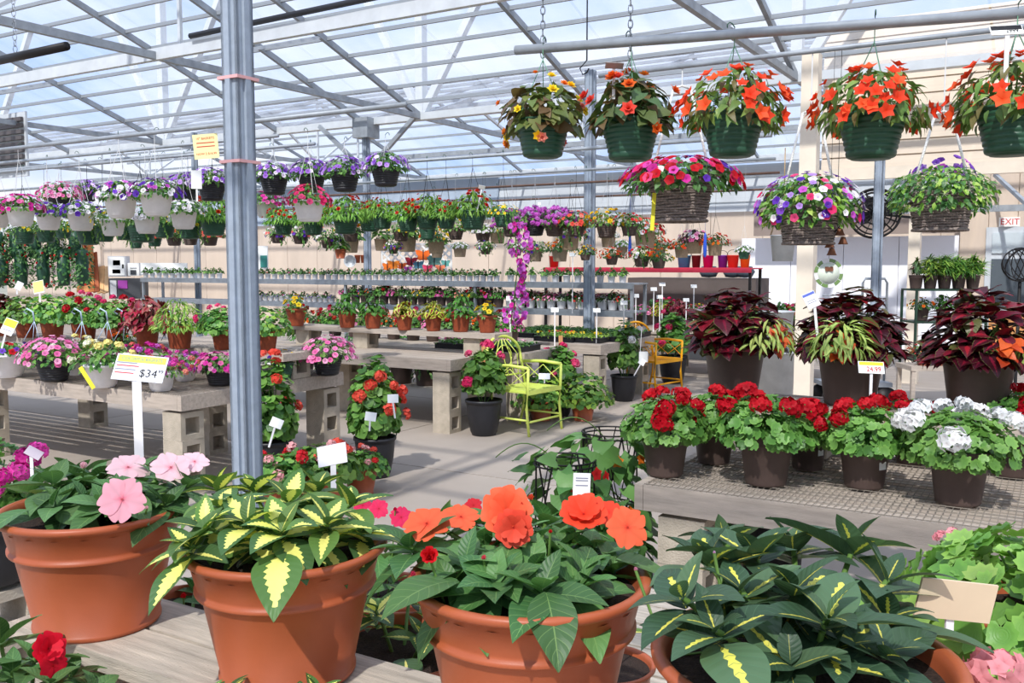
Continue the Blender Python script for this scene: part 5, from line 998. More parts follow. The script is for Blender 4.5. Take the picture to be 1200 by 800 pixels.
for i, (x, y, w, sp, s) in enumerate(ms):
    stand(x-(6 if i == 6 else 0), y, w, .957, 'fluted', sp, 'small ribbed terracotta pot of %s on the middle shelf, %s' % (s, ['leftmost', 'second', 'third', 'fourth', 'fifth', 'sixth', 'rightmost'][i]), name='small_potted_plant', cat='potted plant', seed=i % 2, rz=i)
# rows behind the middle shelf
ORD = ['leftmost', 'second', 'third', 'fourth', 'fifth', 'sixth', 'seventh', 'eighth', 'ninth', 'tenth', 'eleventh', 'twelfth']
def row(n, x0, x1, y, z, w, kind, sps, lab, name='bedding_plant', group=None, jitter=.5, **k):
    for i in range(n):
        x = x0+(x1-x0)*(i+.5)/n; q = PZ(x, y+(0 if n < 2 else 0), z) if not k.get('v') else PVZ(x, k['v'], z); q = Vector((q.x, q.y, z)); dd = w*((q-CO).dot(FW))/F if w > 1 else w
        plant(name, ORD[i]+' '+lab, 'potted plant', q, dd, kind, sps[i % len(sps)], seed=i % 2, rz=i*1.3, group=group or lab)
# white pots along steel shelves
tiny = {}
ORD = ['leftmost', 'second', 'third', 'fourth', 'fifth', 'sixth', 'seventh', 'eighth', 'ninth', 'tenth', 'eleventh', 'twelfth', 'thirteenth', 'fourteenth', 'fifteenth', 'sixteenth', 'seventeenth', 'eighteenth', 'nineteenth', 'twentieth']+['twenty-'+q for q in ('first', 'second', 'third', 'fourth', 'fifth', 'sixth', 'seventh', 'eighth', 'ninth')]+['thirtieth']+['thirty-'+q for q in ('first', 'second', 'third', 'fourth', 'fifth', 'sixth')]
def tiny_row(n, x0, x1, v, z, dia, sps, lab, group, kinds=('smallwhite',)):
    lab0 = lab
    for i in range(n):
        lab = '%s %s' % (ORD[i], lab0)
        x = x0+(x1-x0)*(i+.5)/n; q = PVZ(x, v, z); sp = sps[i % len(sps)]; sd = i % 2; kk = kinds[i % len(kinds)]
        plant('seedling_pot', lab, 'seedling pot', q, dia, kk, sp, seed=sd, rz=i*1.1, group=group, soil=False)
A_ = ['seedling', 'seedling_pink']
tiny_row(12, 168, 262, RKV+.12, 1.405, .105, A_[:1], 'small white seedling pot on the top steel shelf left of the nearest post', 'seedling pots on the top shelf, left')
tiny_row(36, 303, 586, RKV+.12, 1.405, .10, A_+A_[:1], 'small white seedling pot on the top steel shelf between the posts', 'seedling pots on the top shelf, middle')
tiny_row(11, 592, 736, RKV+.14, 1.405, .11, A_[:1], 'small white seedling pot at the right end of the top steel shelf', 'seedling pots on the top shelf, right')
tiny_row(14, 302, 392, RKV+.12, 1.025, .10, ['seedling_pink', 'petunia_violet'], 'small white pot of violet flowers on the lower steel shelf', 'flower pots on the lower shelf, left')
tiny_row(12, 592, 736, RKV+.2, 1.025, .15, ['petunia_pink', 'petunia_white', 'seedling_pink', 'red_white'], 'white pot of bedding flowers on the lower steel shelf right of the vine', 'flower pots on the lower shelf, right')
tiny_row(10, 592, 730, RKV+.40, 1.025, .16, ['petunia_magenta', 'mixed_trailing', 'petunia_pink', 'impatiens_coral'], 'taller flowering pot at the back of the lower steel shelf', 'tall flower pots on the lower shelf', ('nursery',))
tiny_row(17, 400, 590, RKV+.15, 1.025, .17, ['petunia_magenta', 'basil', 'mixed_trailing', 'orange_small', 'geranium_redsm'], 'flowering pot on the lower steel shelf behind the small terracotta pots', 'pots on the lower shelf, middle', ('nursery',))
row(9, 340, 600, 0, .0, .36, 'nursery', ['basil', 'mixed_trailing'], 'dark leafy plant on the floor behind the middle bench', v=mv+2.9)
row(12, 335, 610, 0, .735, .2, 'nursery', ['geranium_redsm', 'impatiens_orange', 'geranium_redsm', 'petunia_magenta'], 'red and orange bloom pot on the bench behind the small terracotta pots', v=xv+.8)
# trays
def tray(px, py, z, nx, ny, sp, lab, cell=.075, dv=0):
    u, v = UVof(px, py, z); r = E('seed_tray', label=lab, cat='seed tray'); r.location = W(u-nx*cell, v+dv, z+.002); r.rotation_euler = (0, 0, RZ); b = B()
    for i in range(nx+1): box(b, i*cell-.003, i*cell+.003, 0, ny*cell, 0, .055)
    for j in range(ny+1): box(b, 0, nx*cell, j*cell-.003, j*cell+.003, 0, .055)
    box(b, 0, nx*cell, 0, ny*cell, 0, .006); box(b, -.012, nx*cell+.012, -.012, ny*cell+.012, .052, .06); b.ob('tray', BLACKP, r, smooth=False)
    fb = B(); rnd = random.Random(int(px)); cols, fcols = sp
    for i in range(nx):
        for j in range(ny):
            c = np.array([(i+.5)*cell, (j+.5)*cell, .06])
            for k in range(9): d = rdir(.1, 1, rnd); fb.add(LT['oval'], leaf_rot(d, rnd)*.045, c+d*.03, col=pick(rnd, cols))
            if fcols and rnd.random() < .6: fb.add(FT['petunia'], face_M(rdir(.3, 1, rnd), 0)*.035, c+np.array([0, 0, .05]), col=pick(rnd, fcols))
    fb.ob('seedlings', LEAF, r, kind='stuff'); return r
n_ = 0
for i, (px, py, z, nx, ny, sp, lab) in enumerate(((634, 411, .73, 7, 6, (GG+GR, PINK[2:]), 'black tray of pink-flowering seedlings behind the lime chair'), (585, 410, .73, 6, 6, (GR, PINK), 'black tray of seedlings left of the lime chair top'),
      (700, 403, .73, 7, 5, (YG, YEL), 'black tray of yellow-green seedlings nearest the right corner of its bench'), (668, 402, .73, 7, 5, (YG+GR, YEL+CORAL), 'black tray of yellow-green seedlings left of the farther post'))):
    tt_ = tray(px, py, z, nx, ny, sp, lab, dv=.06)
    if i < 2: tt_.location = W(xu-.06-(i+1)*.56, xv+.06, .732)
for j in range(3):
    for i in range(3): uu = fu-.05-i*.56; t = tray(700, 403, .73, 7, 5, (DG+GR, None), 'black tray of dark green seedlings in the %s row, %s from the right' % (['second', 'third', 'back'][j], ['first', 'second', 'third'][i])); t.location = W(uu-.53, fv+.48+j*.38, .732)
rnd = random.Random(6); sps_ = ['petunia_pink', 'seedling_pink', 'basil', 'coleus_lime', 'geranium_redsm', 'petunia_magenta', 'coleus_red', 'red_white', 'marigold_dense', 'petunia_white']
for j in range(3):
    for i in range(9):
        q = W(gu-.75+i*.30+rnd.uniform(-.03, .03), gv+.18+j*.42, .735)
        plant('bedding_plant', 'bedding pot on the bench behind the orange chair, %s row, %s from the left' % (['front', 'middle', 'back'][j], ['first', 'second', 'third', 'fourth', 'fifth', 'sixth', 'seventh', 'eighth', 'ninth'][i]), 'potted plant', q, .2, 'nursery', sps_[(i*3+j) % 10], seed=i % 2, rz=i)
for i, (x, c, lab) in enumerate(((660, (90, 150, 190), 'blue crate'), (610, (120, 190, 210), 'pale blue crate'))): pass
# ================================================================ STANDING GERANIUMS IN THE AISLE
LT_ = LT
SP['tower'] = dict(leaf='geran1', ls=.26, n=420, rx=.62, rz=1.5, rdown=.6, emin=-.5, zc=1.35, cols=cc((104, 150, 66), (86, 132, 56), (120, 164, 80), (66, 110, 50)), fl='umbel', fs=.28, fn=10, fcols=CORAL, find=True, fl_lo=.0, frng=1.12, fname='flower_head', inner=True)
SP['tower_red'] = dict(SP['tower'], fcols=HPK, n=300, rz=.95, rdown=.35, zc=1.35, fn=6, fs=.3, rx=.58)
SP['tower_pink'] = dict(SP['tower'], fcols=HPK, n=320, rz=1.1, rdown=.45, zc=1.35, fn=6, fs=.26)
SP['tower_white'] = dict(SP['tower'], fcols=WHT+ORG[:1], n=340, rz=1.5, rdown=.5, zc=1.5, fn=5, fs=.28)
SP['geranium_low'] = dict(SP['geranium_pink'], leaf='geran1', rx=.8, rz=.5, fcols=cc((244, 180, 180), (220, 40, 50), (242, 96, 78)), fn=10, fs=.2, n=240, ls=.2)
def gst(x, y, w, kind, sp, lab, sd=0, nm='geranium', z=.0, **k): return stand(x, y, w, z, kind, sp, lab, name=nm, cat='potted plant', seed=sd, rz=sd*.7, **k)
gst(440, 562, 50, 'urn_black', 'tower', 'tall column of coral geranium in a black pot in the aisle', 1)
gst(318, 566, 50, 'urn_black', 'tower', 'tall coral geranium in a black pot right behind the nearest post', 2)
gst(567, 512, 44, 'urn_black', 'tower_red', 'magenta geranium in a black ribbed pot left of the lime chair', 3)
gst(655, 489, 36, 'urn_black', 'tower_red', 'red geranium column behind the lime chair', 4)
gst(731, 471, 32, 'urn_black', 'tower_white', 'leafy column with white blooms in a black pot left of the orange chair', 5)
gst(788, 450, 34, 'urn_black', 'tower_pink', 'pink geranium column behind the orange chair', 6)
gst(683, 494, 33, 'bowl_terra', 'geranium_green', 'round green plant in a terracotta pot with sticker right of the lime chair', 1)
gst(634, 494, 32, 'bowl_terra', 'geranium_green', 'green plant in a terracotta pot under the lime chair', 0)
gst(332, 606, 60, 'bowl_terra', 'geranium_low', 'low pink geranium in a terracotta bowl near the nearest post', 2)
gst(378, 598, 62, 'bowl_terra', 'geranium_low', 'low pink and red geranium in a terracotta bowl in front of the column', 3)
gst(423, 582, 44, 'bowl_terra', 'geranium_low', 'low red and coral geranium in a terracotta bowl beside the black pot', 1)
for x, y, d, w, lab in ((1061, 455, 13.5, .16, 'x'),): pass
q = P(10, 648, 3.6); q.z = 0
plant('geranium', 'tall magenta geranium in a black pot at the left edge of the picture', 'potted plant', Vector((q.x-.05, q.y, .42)), .34, 'urn_black', 'geranium_magenta', seed=2)
for k in range(2): block(Vector((q.x-.05, q.y, 0)).dot(EX), Vector((q.x-.05, q.y, 0)).dot(EY), .2*k+.0, 'grey concrete block, %s of two under the magenta geranium at the left edge' % ['lower', 'upper'][k])
sign('plant_tag', 'lilac grey tag on a white stick in the magenta geranium at left edge', P(38, 563, 3.4), .09, .06, .035, roll=.5, plate_tilt=-.6, face=mat('lilac_card', srgb(190, 176, 186), .5))
# wooden stake behind the magenta geranium, stakes
for x, y0, y1, d, lab in ((567, 460, 404, 9.15, 'short orange wooden stake behind the magenta geranium'), (657, 440, 393, 10.35, 'short wooden stake in the red geranium column')):
    b = B(); bar(b, P(x, y0, d), P(x, y1, d), .045, .02); b.ob('wooden_stake', WOODY, None, smooth=False, label=lab, cat='stake')
# ================================================================ CHAIRS: local +X is forward
def chair(label, loc, m, rz=RZ, hbk=.93, wd=.52, dp=.46, seat=.44):
    r = E('metal_chair', label=label, cat='chair'); r.location = loc; r.rotation_euler = (0, 0, rz); t = .014; w = wd/2
    for s in (-1, 1):
        b = B(); tube(b, [(dp, s*w, 0), (dp-.03, s*w, seat*.6), (dp-.02, s*w, seat), (dp-.01, s*w, seat+.22)], t, 8); b.ob('leg', m, r)
        b = B(); tube(b, [(-.05, s*w*.92, 0), (.0, s*w*.95, seat*.5), (0, s*w, seat)], t, 8); b.ob('leg', m, r)
        b = B(); tube(b, [(dp-.01, s*w, seat+.22), (dp*.5, s*w, seat+.235), (-.02, s*w, seat+.22)], t*1.15, 8); b.ob('armrest', m, r)
        b = B(); tube(b, [(0, s*w, seat+.02), (dp*.5, s*w, seat+.2), (dp-.01, s*w, seat+.02)], .005, 5); tube(b, [(0, s*w, seat+.2), (dp*.5, s*w, seat+.04), (dp-.01, s*w, seat+.2)], .005, 5); b.ob('side_scroll', m, r)
        b = B(); tube(b, [(dp-.02, s*w, seat*.35), (-.02, s*w*.95, seat*.35)], t*.8, 6); b.ob('stretcher', m, r)
    b = B(); pts = [(0, -w, seat)]
    for a in np.linspace(PI, 0, 11): pts.append((-.05-.05*math.sin(a), w*math.cos(a), seat+.24+(hbk-seat-.24)*math.sin(a)**.7))
    pts.append((0, w, seat)); tube(b, pts, t*1.1, 8); b.ob('back_frame', m, r)
    b = B()
    for k in range(-2, 3): tube(b, [(0, k*w*.3, seat+.1), (-.07, k*w*.42, seat+.3), (-.09, k*w*.12, hbk-.03)], .0055, 5)
    tube(b, [(-.01, -w, seat+.1), (-.01, w, seat+.1)], .009, 6); tube(b, [(-.06+.0*a, .13*math.cos(a), seat+.27+.13*math.sin(a)) for a in np.linspace(0, 2*PI, 17)], .0055, 5); b.ob('back_scrollwork', m, r)
    b = B(); box(b, 0, dp-.015, -w, w, seat-.028, seat-.012)
    for k in range(9): y = -w+.03+k*(wd-.06)/8; box(b, .01, dp-.02, y-.022, y+.022, seat-.012, seat)
    b.ob('seat', m, r, smooth=False)
    b = B(); box(b, dp-.03, dp-.005, -w, w, seat-.04, seat); b.ob('front_rail', m, r, smooth=False)
    b = B(); tube(b, [(dp-.03, -w, seat*.3), (dp-.03, w, seat*.3)], t*.8, 6); b.ob('stretcher', m, r)
    return r
LIME = mat('lime_paint', srgb(220, 234, 112), .4, var=.05); ORNG = mat('orange_paint', srgb(250, 176, 20), .4, var=.05)
def put_chair(label, px, py, m, ang, wd, **k):
    a = R(ang); wv = Vector((math.sin(a), math.cos(a), 0)); fw = Vector((math.cos(a), -math.sin(a), 0)); chair(label, PZ(px, py, 0)+wv*wd/2-fw*.46, m, rz=-a, wd=wd, **k)
put_chair('lime green metal armchair with a rounded back, in the aisle', 620, 512, LIME, 37, .56)
put_chair('orange yellow metal armchair beyond the aisle', 769, 464, ORNG, 43, .60, hbk=.90)
b = B(); tube(b, [P(752, 384, 10.6), P(750, 415, 10.5)], .003, 4); box(b, *[c for pr in zip(P(754, 418, 10.5)-Vector((.05, .01, .06)), P(754, 418, 10.5)+Vector((.05, .01, .06))) for c in pr]); b.ob('chair_tag', WHITE, None, smooth=False, label='white round-cornered tag hanging from the orange chair back', cat='tag')
# ================================================================ BACKGROUND FITTINGS
# strawberry bags
rnd = random.Random(12)
LT['straw'] = leaf_t(1, .7, 2, 2, .2, .5)
for i in range(11):
    top = i < 5; x = [-4, 18, 40, 62, 88, 2, 24, 50, 74, -12, 96][i]; y0 = 272 if top else 300; d = 16.0
    r = E('hanging_grow_bag', label='hanging green bag of dark leaves and red blooms, %s in the %s row' % (['first', 'second', 'third', 'fourth', 'fifth', 'first', 'second', 'third', 'fourth', 'cut one', 'last'][i], 'upper' if top else 'lower'), cat='hanging plant'); r.location = P(x, y0 if not top else y0, d)-Vector((0, 0, .52 if not top else .45))
    H_ = .62 if not top else .45; b = B(); lathe(b, [(0, 0), (.09, .02), (.11, .2), (.10, H_), (.02, H_+.03), (0, H_+.03)], 12); b.ob('bag', GREENP, r)
    fb = B()
    for k in range(170): a = rnd.uniform(0, 6.28); n = np.array([math.cos(a), math.sin(a), .2]); fb.add(LT['straw'], leaf_rot(n, rnd)*.075, (.15*math.cos(a), .15*math.sin(a), rnd.uniform(-.02, H_+.08)), col=pick(rnd, DG))
    fb.ob('foliage', LEAF, r, kind='stuff'); fb = B()
    for k in range(12): a = rnd.uniform(0, 6.28); n = np.array([math.cos(a), math.sin(a), .2]); fb.add(FT['pom'], face_M(n, 0)*.04, (.2*math.cos(a), .2*math.sin(a), rnd.uniform(0, H_)), col=pick(rnd, RED+CORAL))
    fb.ob('blossoms', PETAL, r, kind='stuff'); rod('hanging_wire', WHITEW, r, (0, 0, H_), 2.62-(r.location.z+H_), .004)
hrail('pipe rail over the strawberry-like grow bags at far left', P(40, 272, 16).dot(EY), 2.62, -60, 110, .02)
for i, (x0, y0, x1, y1, c) in enumerate(((94, 342, 98, 280, (206, 130, 70)), (101, 342, 103, 281, (220, 150, 90)), (107, 342, 105, 280, (200, 120, 60)), (113, 342, 110, 296, (170, 90, 50)), (118, 343, 119, 312, (226, 176, 120)), (124, 343, 123, 313, (232, 190, 140)))):
    b = B(); d = 18.5; bar(b, P(x0, y0, d), P(x1, y1, d+.3), .13, .03, up=(0, -1, 0)); b.ob('lumber_board', mat('board_tone_%d' % i, srgb(*c), .7), None, smooth=False, label='orange-brown board leaning on the far wall, %s of six' % ['first from the left', 'second from the left', 'third from the left', 'fourth from the left', 'fifth from the left', 'last and shortest'][i], cat='board')
def pbox(name, label, px0, py0, px1, py1, d, th, m, cat, extra=None):
    p, q = P(px0, py1, d), P(px1, py0, d); r = E(name, label=label, cat=cat); r.location = p; w, h = q.x-p.x, q.z-p.z; b = B(); box(b, 0, w, 0, th, 0, h); b.ob('case', m, r, smooth=False)
    for (nm, x0, x1, z0, z1, mm) in (extra or ()): b = B(); box(b, x0*w, x1*w, -.015, 0, z0*h, z1*h); b.ob(nm, mm, r, smooth=False)
    return r
DKG = paint('dark_grey_paint', 70, 72, 76); LGY = paint('light_grey_paint', 206, 206, 208)
pbox('control_cabinet', 'pale grey electric control cabinet on the far wall', 127, 300, 148, 324, 18.5, .2, LGY, 'cabinet', (('door', .06, .94, .06, .94, WHITE), ('display', .3, .7, .55, .8, DKG), ('switch', .8, .9, .4, .6, INK), ('label_plate', .25, .7, .15, .35, paint('mint', 190, 220, 200))))
pbox('meter_box', 'small white meter box right of the electric cabinet', 150, 308, 163, 323, 18.5, .12, WHITE, 'cabinet', (('display', .25, .75, .1, .45, DKG), ('vent', .2, .8, .6, .66, LGY)))
pbox('white_panel_board', 'wide white board standing behind the seedling pots at left', 165, 308, 219, 322, 18.4, .06, WHITE, 'board', (('edge_strip', .0, 1, .0, .08, LGY),))
pbox('machine', 'grey potting machine under the left steel shelf', 128, 326, 165, 350, 18.2, .4, DKG, 'machine', (('panel', .3, .6, .5, .9, paint('purple_card', 150, 60, 150)), ('guard', .05, .25, .1, .9, LGY)))
pbox('white_notice', 'white notice board with dark print right of the nearest post', 300, 288, 314, 316, 18.5, .04, WHITE, 'notice', (('print_block', .4, .95, .1, .6, paint('teal_print', 60, 140, 130)),))
# lattice with ornaments
r = E('lattice_panel', label='white lattice panel with bright ornaments behind the top shelf', cat='lattice'); p, q = P(448, 326, 18.4), P(529, 286, 18.4); r.location = p; w = q.x-p.x; h = (q.z-p.z)
n_ = 9
for k in range(-4, n_+1):
    x = w*k/n_; 
    for s in (1, -1):
        x0, x1 = (x, x+h) if s > 0 else (x+h, x); z0, z1 = 0, h
        pts = [(x0, z0), (x1, z1)]
        def clip(a, b_):
            (xa, za), (xb, zb) = a, b_
            if max(xa, xb) < 0 or min(xa, xb) > w: return None
            out = []
            for (xx, zz_), (xo, zo) in ((a, b_), (b_, a)):
                if xx < 0: t = (0-xx)/(xo-xx); xx, zz_ = 0, zz_+(zo-zz_)*t
                elif xx > w: t = (w-xx)/(xo-xx); xx, zz_ = w, zz_+(zo-zz_)*t
                out.append((xx, zz_))
            return out
        c = clip(*pts)
        if c and math.dist(*c) > .05: b = B(); bar(b, (c[0][0], .01*s, c[0][1]), (c[1][0], .01*s, c[1][1]), .038, .012, up=(0, 1, 0)); b.ob('slat', WHITE, r, smooth=False)
b = B()
for (x0, z0, x1, z1) in ((0, 0, w, 0), (0, h, w, h), (0, 0, 0, h), (w, 0, w, h)): bar(b, (x0, 0, z0), (x1, 0, z1), .05, .03)
b.ob('frame', WHITE, r, smooth=False)
for i, (x, y, c, s, nm) in enumerate(((454, 313, (240, 120, 30), 1, 'orange'), (461, 311, (250, 140, 40), 1.2, 'orange'), (471, 312, (230, 100, 30), .9, 'orange'), (482, 307, (160, 30, 50), 1.2, 'dark red'), (496, 300, (244, 110, 30), 1.5, 'large orange'), (509, 306, (90, 130, 120), 1.5, 'teal'), (490, 311, (70, 120, 140), 1.1, 'blue'), (516, 315, (240, 130, 90), 1, 'salmon'), (478, 316, (190, 80, 170), .8, 'purple'), (522, 309, (100, 170, 160), .9, 'mint'), (501, 315, (220, 60, 100), 1, 'pink'))):
    o = ob('garden_ornament', None, label='%s metal butterfly-shaped ornament on the white lattice, %s' % (nm, ['far left', 'second from left', 'left of the dark red', 'leaning', 'at the top', 'right of centre', 'low centre', 'at the right', 'low left', 'near the right edge', 'low right of centre'][i]), cat='ornament'); o.location = P(x, y, 18.1)
    b = B()
    for a, L in ((.6, 1), (2.5, 1), (-.4, .7), (3.6, .7)): b.add(leaf_t(.13*s*L, .09*s, 2, 3, .15, .1), frame_from((math.cos(a), 0, math.sin(a)), (0, -1, 0)))
    b.ob('wing', paint('ornament_%d' % i, *c), o); b = B(); tube(b, [(0, 0, -.07*s), (0, 0, .08*s)], .012, 6); b.ob('body', DARKW, o)
def hollow(name, label, px, py, d, r_, h, m, tilt=0, **k): o = bucket(name, label, P(px, py, d), r_, h, m, **k); o.rotation_euler = (tilt, 0, 0); return o
hollow('steel_tub', 'round galvanised tub hung face-out on the tan wall', 411, 306, 18.6, .12, .10, TUBM, tilt=PI/2, cat='tub', handle=False)
hollow('copper_pot', 'left of two small copper pots on the tan wall', 419, 308, 18.6, .06, .16, TERRA, cat='pot', handle=False); hollow('copper_pot', 'right of two small copper pots on the tan wall', 426, 308, 18.6, .06, .16, TERRA, cat='pot', handle=False)
# buckets on the red shelf
for i, (x, w, c, s) in enumerate(((801, 16, (70, 180, 214), 'blue'), (829, 13, (222, 30, 130), 'magenta'), (846, 12, (130, 60, 190), 'purple'), (858, 14, (244, 84, 60), 'coral red'), (872, 12, (250, 140, 40), 'orange'), (815, 11, (110, 40, 40), 'maroon'), (649, 12, (200, 60, 40), 'rust red'))):
    q = PVZ(x, 14.45, 1.602); d = (q-CO).dot(FW); bucket('metal_bucket', '%s metal bucket on the red shelf' % s, q, w*d/F/2, .2, paint('bucket_%d' % i, *c))
b = B(); q = PVZ(820, 15.6, 0); tp = E('tarp_pile', label='low dark grey covered bench under the red shelf', cat='cover'); tp.location = Vector((q.x, q.y, 0)); tp.rotation_euler = (0, 0, RZ)
box(b, -1.2, 1.1, -.4, .4, .5, 1.42); b.ob('cover', paint('dark_tarp', 104, 94, 90, .8), tp, smooth=False); b = B(); box(b, -1.1, 1.0, -.3, .3, 0, .5); b.ob('base', DKG, tp, smooth=False)
for i, (x, y) in enumerate(((830, 340), (858, 336), (872, 338))): q = PVZ(x, 15.4, 1.53); o = E('decor_stone', label='rounded grey-blue stone-like lump on the far bench, %s' % ['left', 'middle', 'right'][i], cat='decor stone'); o.location = q; b = B(); lathe(b, [(0, -.1), (.12, -.09), (.17, 0), (.12, .09), (0, .1)], 14); b.ob('stone', paint('stone_%d' % i, 90, 104, 116), o)
# right: tubs, cage, chime, ring, fan, exit sign, plant rack
for x, y, r_, h, lab, top in ((917, 306, .13, .27, 'small galvanised tub hanging on ropes left of the wide cream post', True), (909, 370, .19, .42, 'large galvanised tub standing under the hanging one', False)):
    q = P(x, y, 9.6); o = bucket('galvanised_tub', lab, q, r_, h, TUBM, cat='tub', handle=False)
    if top: b = B(); [tube(b, [(s*r_, 0, h), (0, 0, h+.45)], .008, 5) for s in (-1, 1)]; tube(b, [(0, 0, h+.45), (0, 0, 2.85-q.z)], .006, 5); b.ob('rope', mat('jute', srgb(190, 160, 120), .9), o)
    else: o.location.z = .75; 
o = bucket('galvanised_tub', 'upturned galvanised stand tub beneath the large tub', Vector((q.x, q.y, 0)), .22, .75, TUBM, cat='tub', handle=False)
r = E('wind_chime', label='rusty bell wind chime hanging right of the wide cream post', cat='wind chime'); r.location = PV(980, 290, WVV); KS = (r.location-CO).dot(FW)/8.4; r.scale = (KS,)*3; RUST = paint('rust', 130, 84, 60, .8)
for i, (x, z) in enumerate(((.03, .11), (-.06, .0), (.06, .03), (-.04, -.07))): b = B(); lathe(b, [(.0, .07), (.02, .065), (.035, .02), (.045, 0), (.04, 0), (.02, .05)], 10); b.ob('bell', RUST, r, loc=(x, 0, z))
b = B(); tube(b, [(0, 0, .2), (0, 0, (2.93-r.location.z)/KS)], .003, 4); tube(b, [(.03, 0, .2), (-.06, 0, .08), (-.04, 0, -.05)], .006, 4); b.ob('string', DARKW, r)
r = E('stained_glass_ring', label='round glass sun-catcher with green and white segments by the wide cream post', cat='ornament'); r.location = PV(971, 320, WVV); KS = (r.location-CO).dot(FW)/7.9; r.scale = (KS,)*3; 
GGn = paint('green_glass', 120, 150, 90, .2); 
for k in range(12):
    a0, a1 = 2*PI*k/12, 2*PI*(k+.92)/12; V = []
    for a in np.linspace(a0, a1, 4): V += [(.095*math.cos(a), -.003, .095*math.sin(a)), (.125*math.cos(a), -.003, .125*math.sin(a)), (.095*math.cos(a), .003, .095*math.sin(a)), (.125*math.cos(a), .003, .125*math.sin(a))]
    Q = []
    for i in range(3): s = i*4; Q += [(s, s+1, s+5, s+4), (s+2, s+6, s+7, s+3), (s+1, s+3, s+7, s+5), (s, s+4, s+6, s+2)]
    B().add(T(V, Q)).ob('pane', GGn if k % 3 else WHITE, r, smooth=False)
b = B(); lathe(b, [(0, -.003), (.092, -.003), (.092, .003), (0, .003)], 24); o = b.ob('centre_pane', paint('pale_glass', 236, 244, 226, .2), r); o.rotation_euler = (PI/2, 0, 0)
b = B(); b.add(leaf_t(.05, .05, 2, 3), frame_from((.6, -.2, .6), (0, -1, 0)), (0, -.01, .02)); b.add(leaf_t(.05, .05, 2, 3), frame_from((-.6, -.2, .6), (0, -1, 0)), (0, -.01, .02)); b.ob('bird_motif', RUST, r)
b = B(); tube(b, [(0, 0, .125), (0, 0, (2.93-r.location.z)/KS)], .002, 4); b.ob('string', DARKW, r)
r = E('wall_fan', label='round black industrial fan behind the thin galvanised post', cat='fan'); r.location = P(1025, 250, 11.5); r.rotation_euler = (0, 0, -.35)
b = B()
for q_ in (.30, .26, .20, .13, .06):
    for y in (-.09, .09): tube(b, [(q_*math.cos(a), y*(1-.5*(.3-q_)*0), q_*math.sin(a)) for a in np.linspace(0, 2*PI, 33)], .008 if q_ < .3 else .014, 5, cap=False)
for k in range(16):
    a = 2*PI*k/16
    for y in (-.09, .09): tube(b, [(.05*math.cos(a), y, .05*math.sin(a)), (.3*math.cos(a), y, .3*math.sin(a))], .005, 4)
b.ob('cage', DARKW, r); b = B(); tube(b, [(0, -.07, 0), (0, .2, 0)], .07, 14); b.ob('motor', DARKW, r)
for k in range(4): a = 2*PI*k/4+.4; b = B(); b.add(leaf_t(.25, .17, 2, 4, .1, .1, pw=1.2), frame_from((math.cos(a), 0, math.sin(a)), (math.sin(a)*.4, -1, 0))); b.ob('blade', DARKW, r)
b = B(); bar(b, (0, .1, 0), (.5, .3, -.05), .03); bar(b, (0, .1, .2), (.0, .4, .9), .03); b.ob('bracket', DARKW, r, smooth=False)
r = E('exit_sign', label='white EXIT sign with red letters on the tan wall at upper right', cat='exit sign'); q = P(1183, 260, 15.9); r.location = q; r.rotation_euler = (0, 0, -.2)
b = B(); box(b, -.16, .16, -.02, .03, -.08, .08); b.ob('housing', WHITE, r, smooth=False); text('EXIT', .15, INKR, r, Matrix.Translation((0, -.022, 0)) @ FX); b = B(); box(b, -.15, .15, -.0215, -.02, -.07, .07); b.ob('face', paint('exit_face', 255, 236, 230), r, smooth=False)
# rack of green plants
ry = 10.2; q = P(1116, 345, ry); r = E('plant_rack', label='dark green metal rack with trays of grassy plants, right of the farther cream post', cat='shelving'); r.location = Vector((q.x, q.y, 0)); GMT = paint('dark_green_metal', 40, 66, 50)
for z in (1.38, 1.02, .6): b = B(); box(b, -.40, .40, 0, .4, z-.02, z); b.ob('shelf', GMT, r, smooth=False)
for x in (-.39, .39):
    for y in (.01, .39): b = B(); box(b, x-.012, x+.012, y-.012, y+.012, 0, 1.36); b.ob('leg', GMT, r, smooth=False)
SP['grass'] = dict(leaf='needle', ls=1.3, n=260, cols=YG+GR, rx=.8, rz=1.6, emin=.2, hang=.1); SP['spiky'] = dict(leaf='strap', ls=.7, n=80, cols=GG+DG+BURG[:1], rx=.4, rz=1.3, emin=.3)
for i in range(5): plant('grassy_plant', 'pot of tall bright grass-like leaves on the green rack, %s from the left' % ['first', 'second', 'third', 'fourth', 'fifth'][i], 'potted plant', Vector((q.x-.32+i*.16, q.y+.2, 1.382)), .16, 'nursery', 'spiky' if i == 0 else 'grass', seed=i % 2, rz=i)
for i in range(3): plant('foliage_plant', 'low leafy pot on the middle level of the green rack, %s from the left' % ['first', 'second', 'third'][i], 'potted plant', Vector((q.x-.24+i*.24, q.y+.2, 1.022)), .16, 'nursery', 'basil' if i else 'orange_small', seed=i % 2, rz=i)
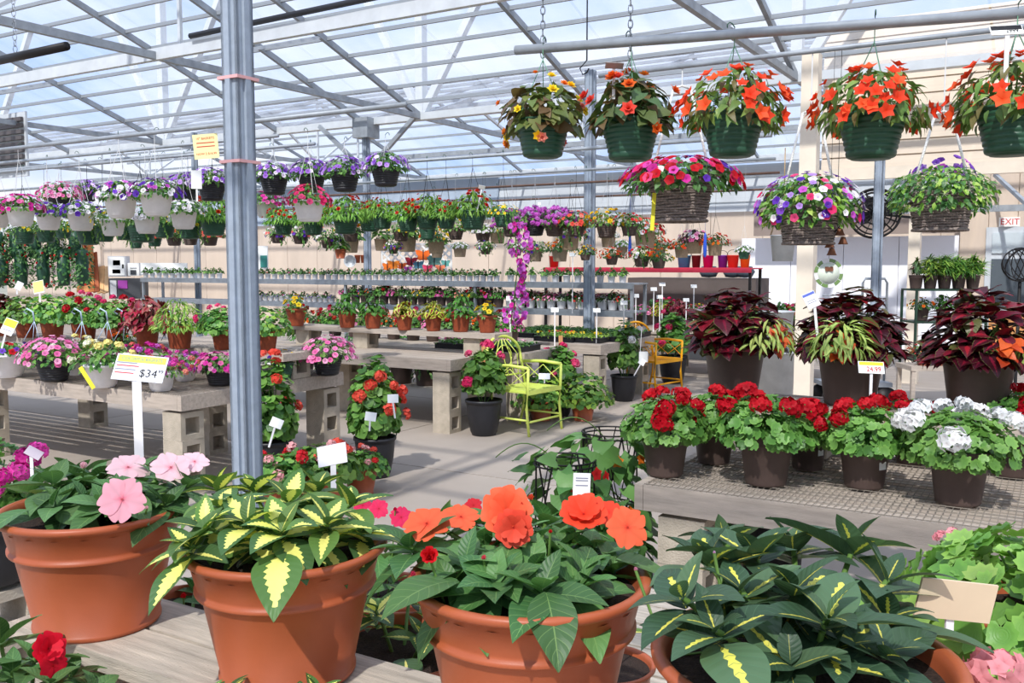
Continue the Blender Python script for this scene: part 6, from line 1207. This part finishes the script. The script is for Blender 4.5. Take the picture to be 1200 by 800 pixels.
# small terracotta pots beyond, at the right
for x, y, lab, sp in ((1082, 437, 'small terracotta pot with red and orange flowers beyond the coleus shelf', 'impatiens_orange'), (1104, 438, 'dark pot of pink flowers beyond the coleus shelf', 'impatiens_coral')):
    q = P(x, y, 9.5); q.z = .62; plant('small_potted_plant', lab, 'potted plant', q, .17, 'bowl_terra', sp, seed=1)
q = P(1092, 437, 9.6); st = E('display_stand', label='pale wooden display stand beyond the coleus shelf', cat='stand'); st.location = Vector((q.x, q.y, 0)); b = B(); box(b, -.3, .3, -.2, .2, .57, .618); b.ob('top', WOODG, st, smooth=False)
for x in (-.27, .27):
    for y in (-.17, .17): b = B(); box(b, x-.02, x+.02, y-.02, y+.02, 0, .57); b.ob('leg', WOODG, st, smooth=False)
# cart
r = E('hand_cart', label='galvanised cart with a looped handle near the white doors', cat='cart'); q = P(1025, 345, 10.6); r.location = Vector((q.x, q.y, 0)); b = B(); tube(b, [(-.14, 0, .3), (-.14, 0, 1.44), (-.11, 0, 1.49), (.11, 0, 1.49), (.14, 0, 1.44), (.14, 0, .3)], .014, 8); tube(b, [(-.14, 0, 1.3), (-.6, 0, 1.3)], .008, 5); tube(b, [(-.14, 0, 1.14), (-.6, 0, 1.14)], .008, 5); b.ob('handle', GALV, r)
b = B(); box(b, -.6, .16, -.2, .25, .26, .31); b.ob('deck', GALV, r, smooth=False)
for x in (-.5, .1):
    b = B(); tube(b, [(x, -.19, .13), (x, -.15, .13)], .13, 16); tube(b, [(x, .2, .13), (x, .24, .13)], .13, 16); b.ob('wheels', DARKW, r)
# wire globe topiary frame at the right edge
r = E('wire_globe', label='black twisted wire globe on a stand at the right edge of the picture', cat='ornament'); r.location = P(1196, 310, 6.0); b = B()
for k in range(9):
    a = k*.7; M3 = frame_from((math.cos(a), math.sin(a), .5*math.sin(k*1.7))); tube(b, [M3 @ np.array([.11*math.cos(t), 0, .11*math.sin(t)]) for t in np.linspace(0, 2*PI, 25)], .0035, 5, cap=False)
b.ob('globe', DARKW, r); b = B(); tube(b, [(0, 0, -.11), (0, 0, -r.location.z)], .012, 6); b.ob('stand', DARKW, r)
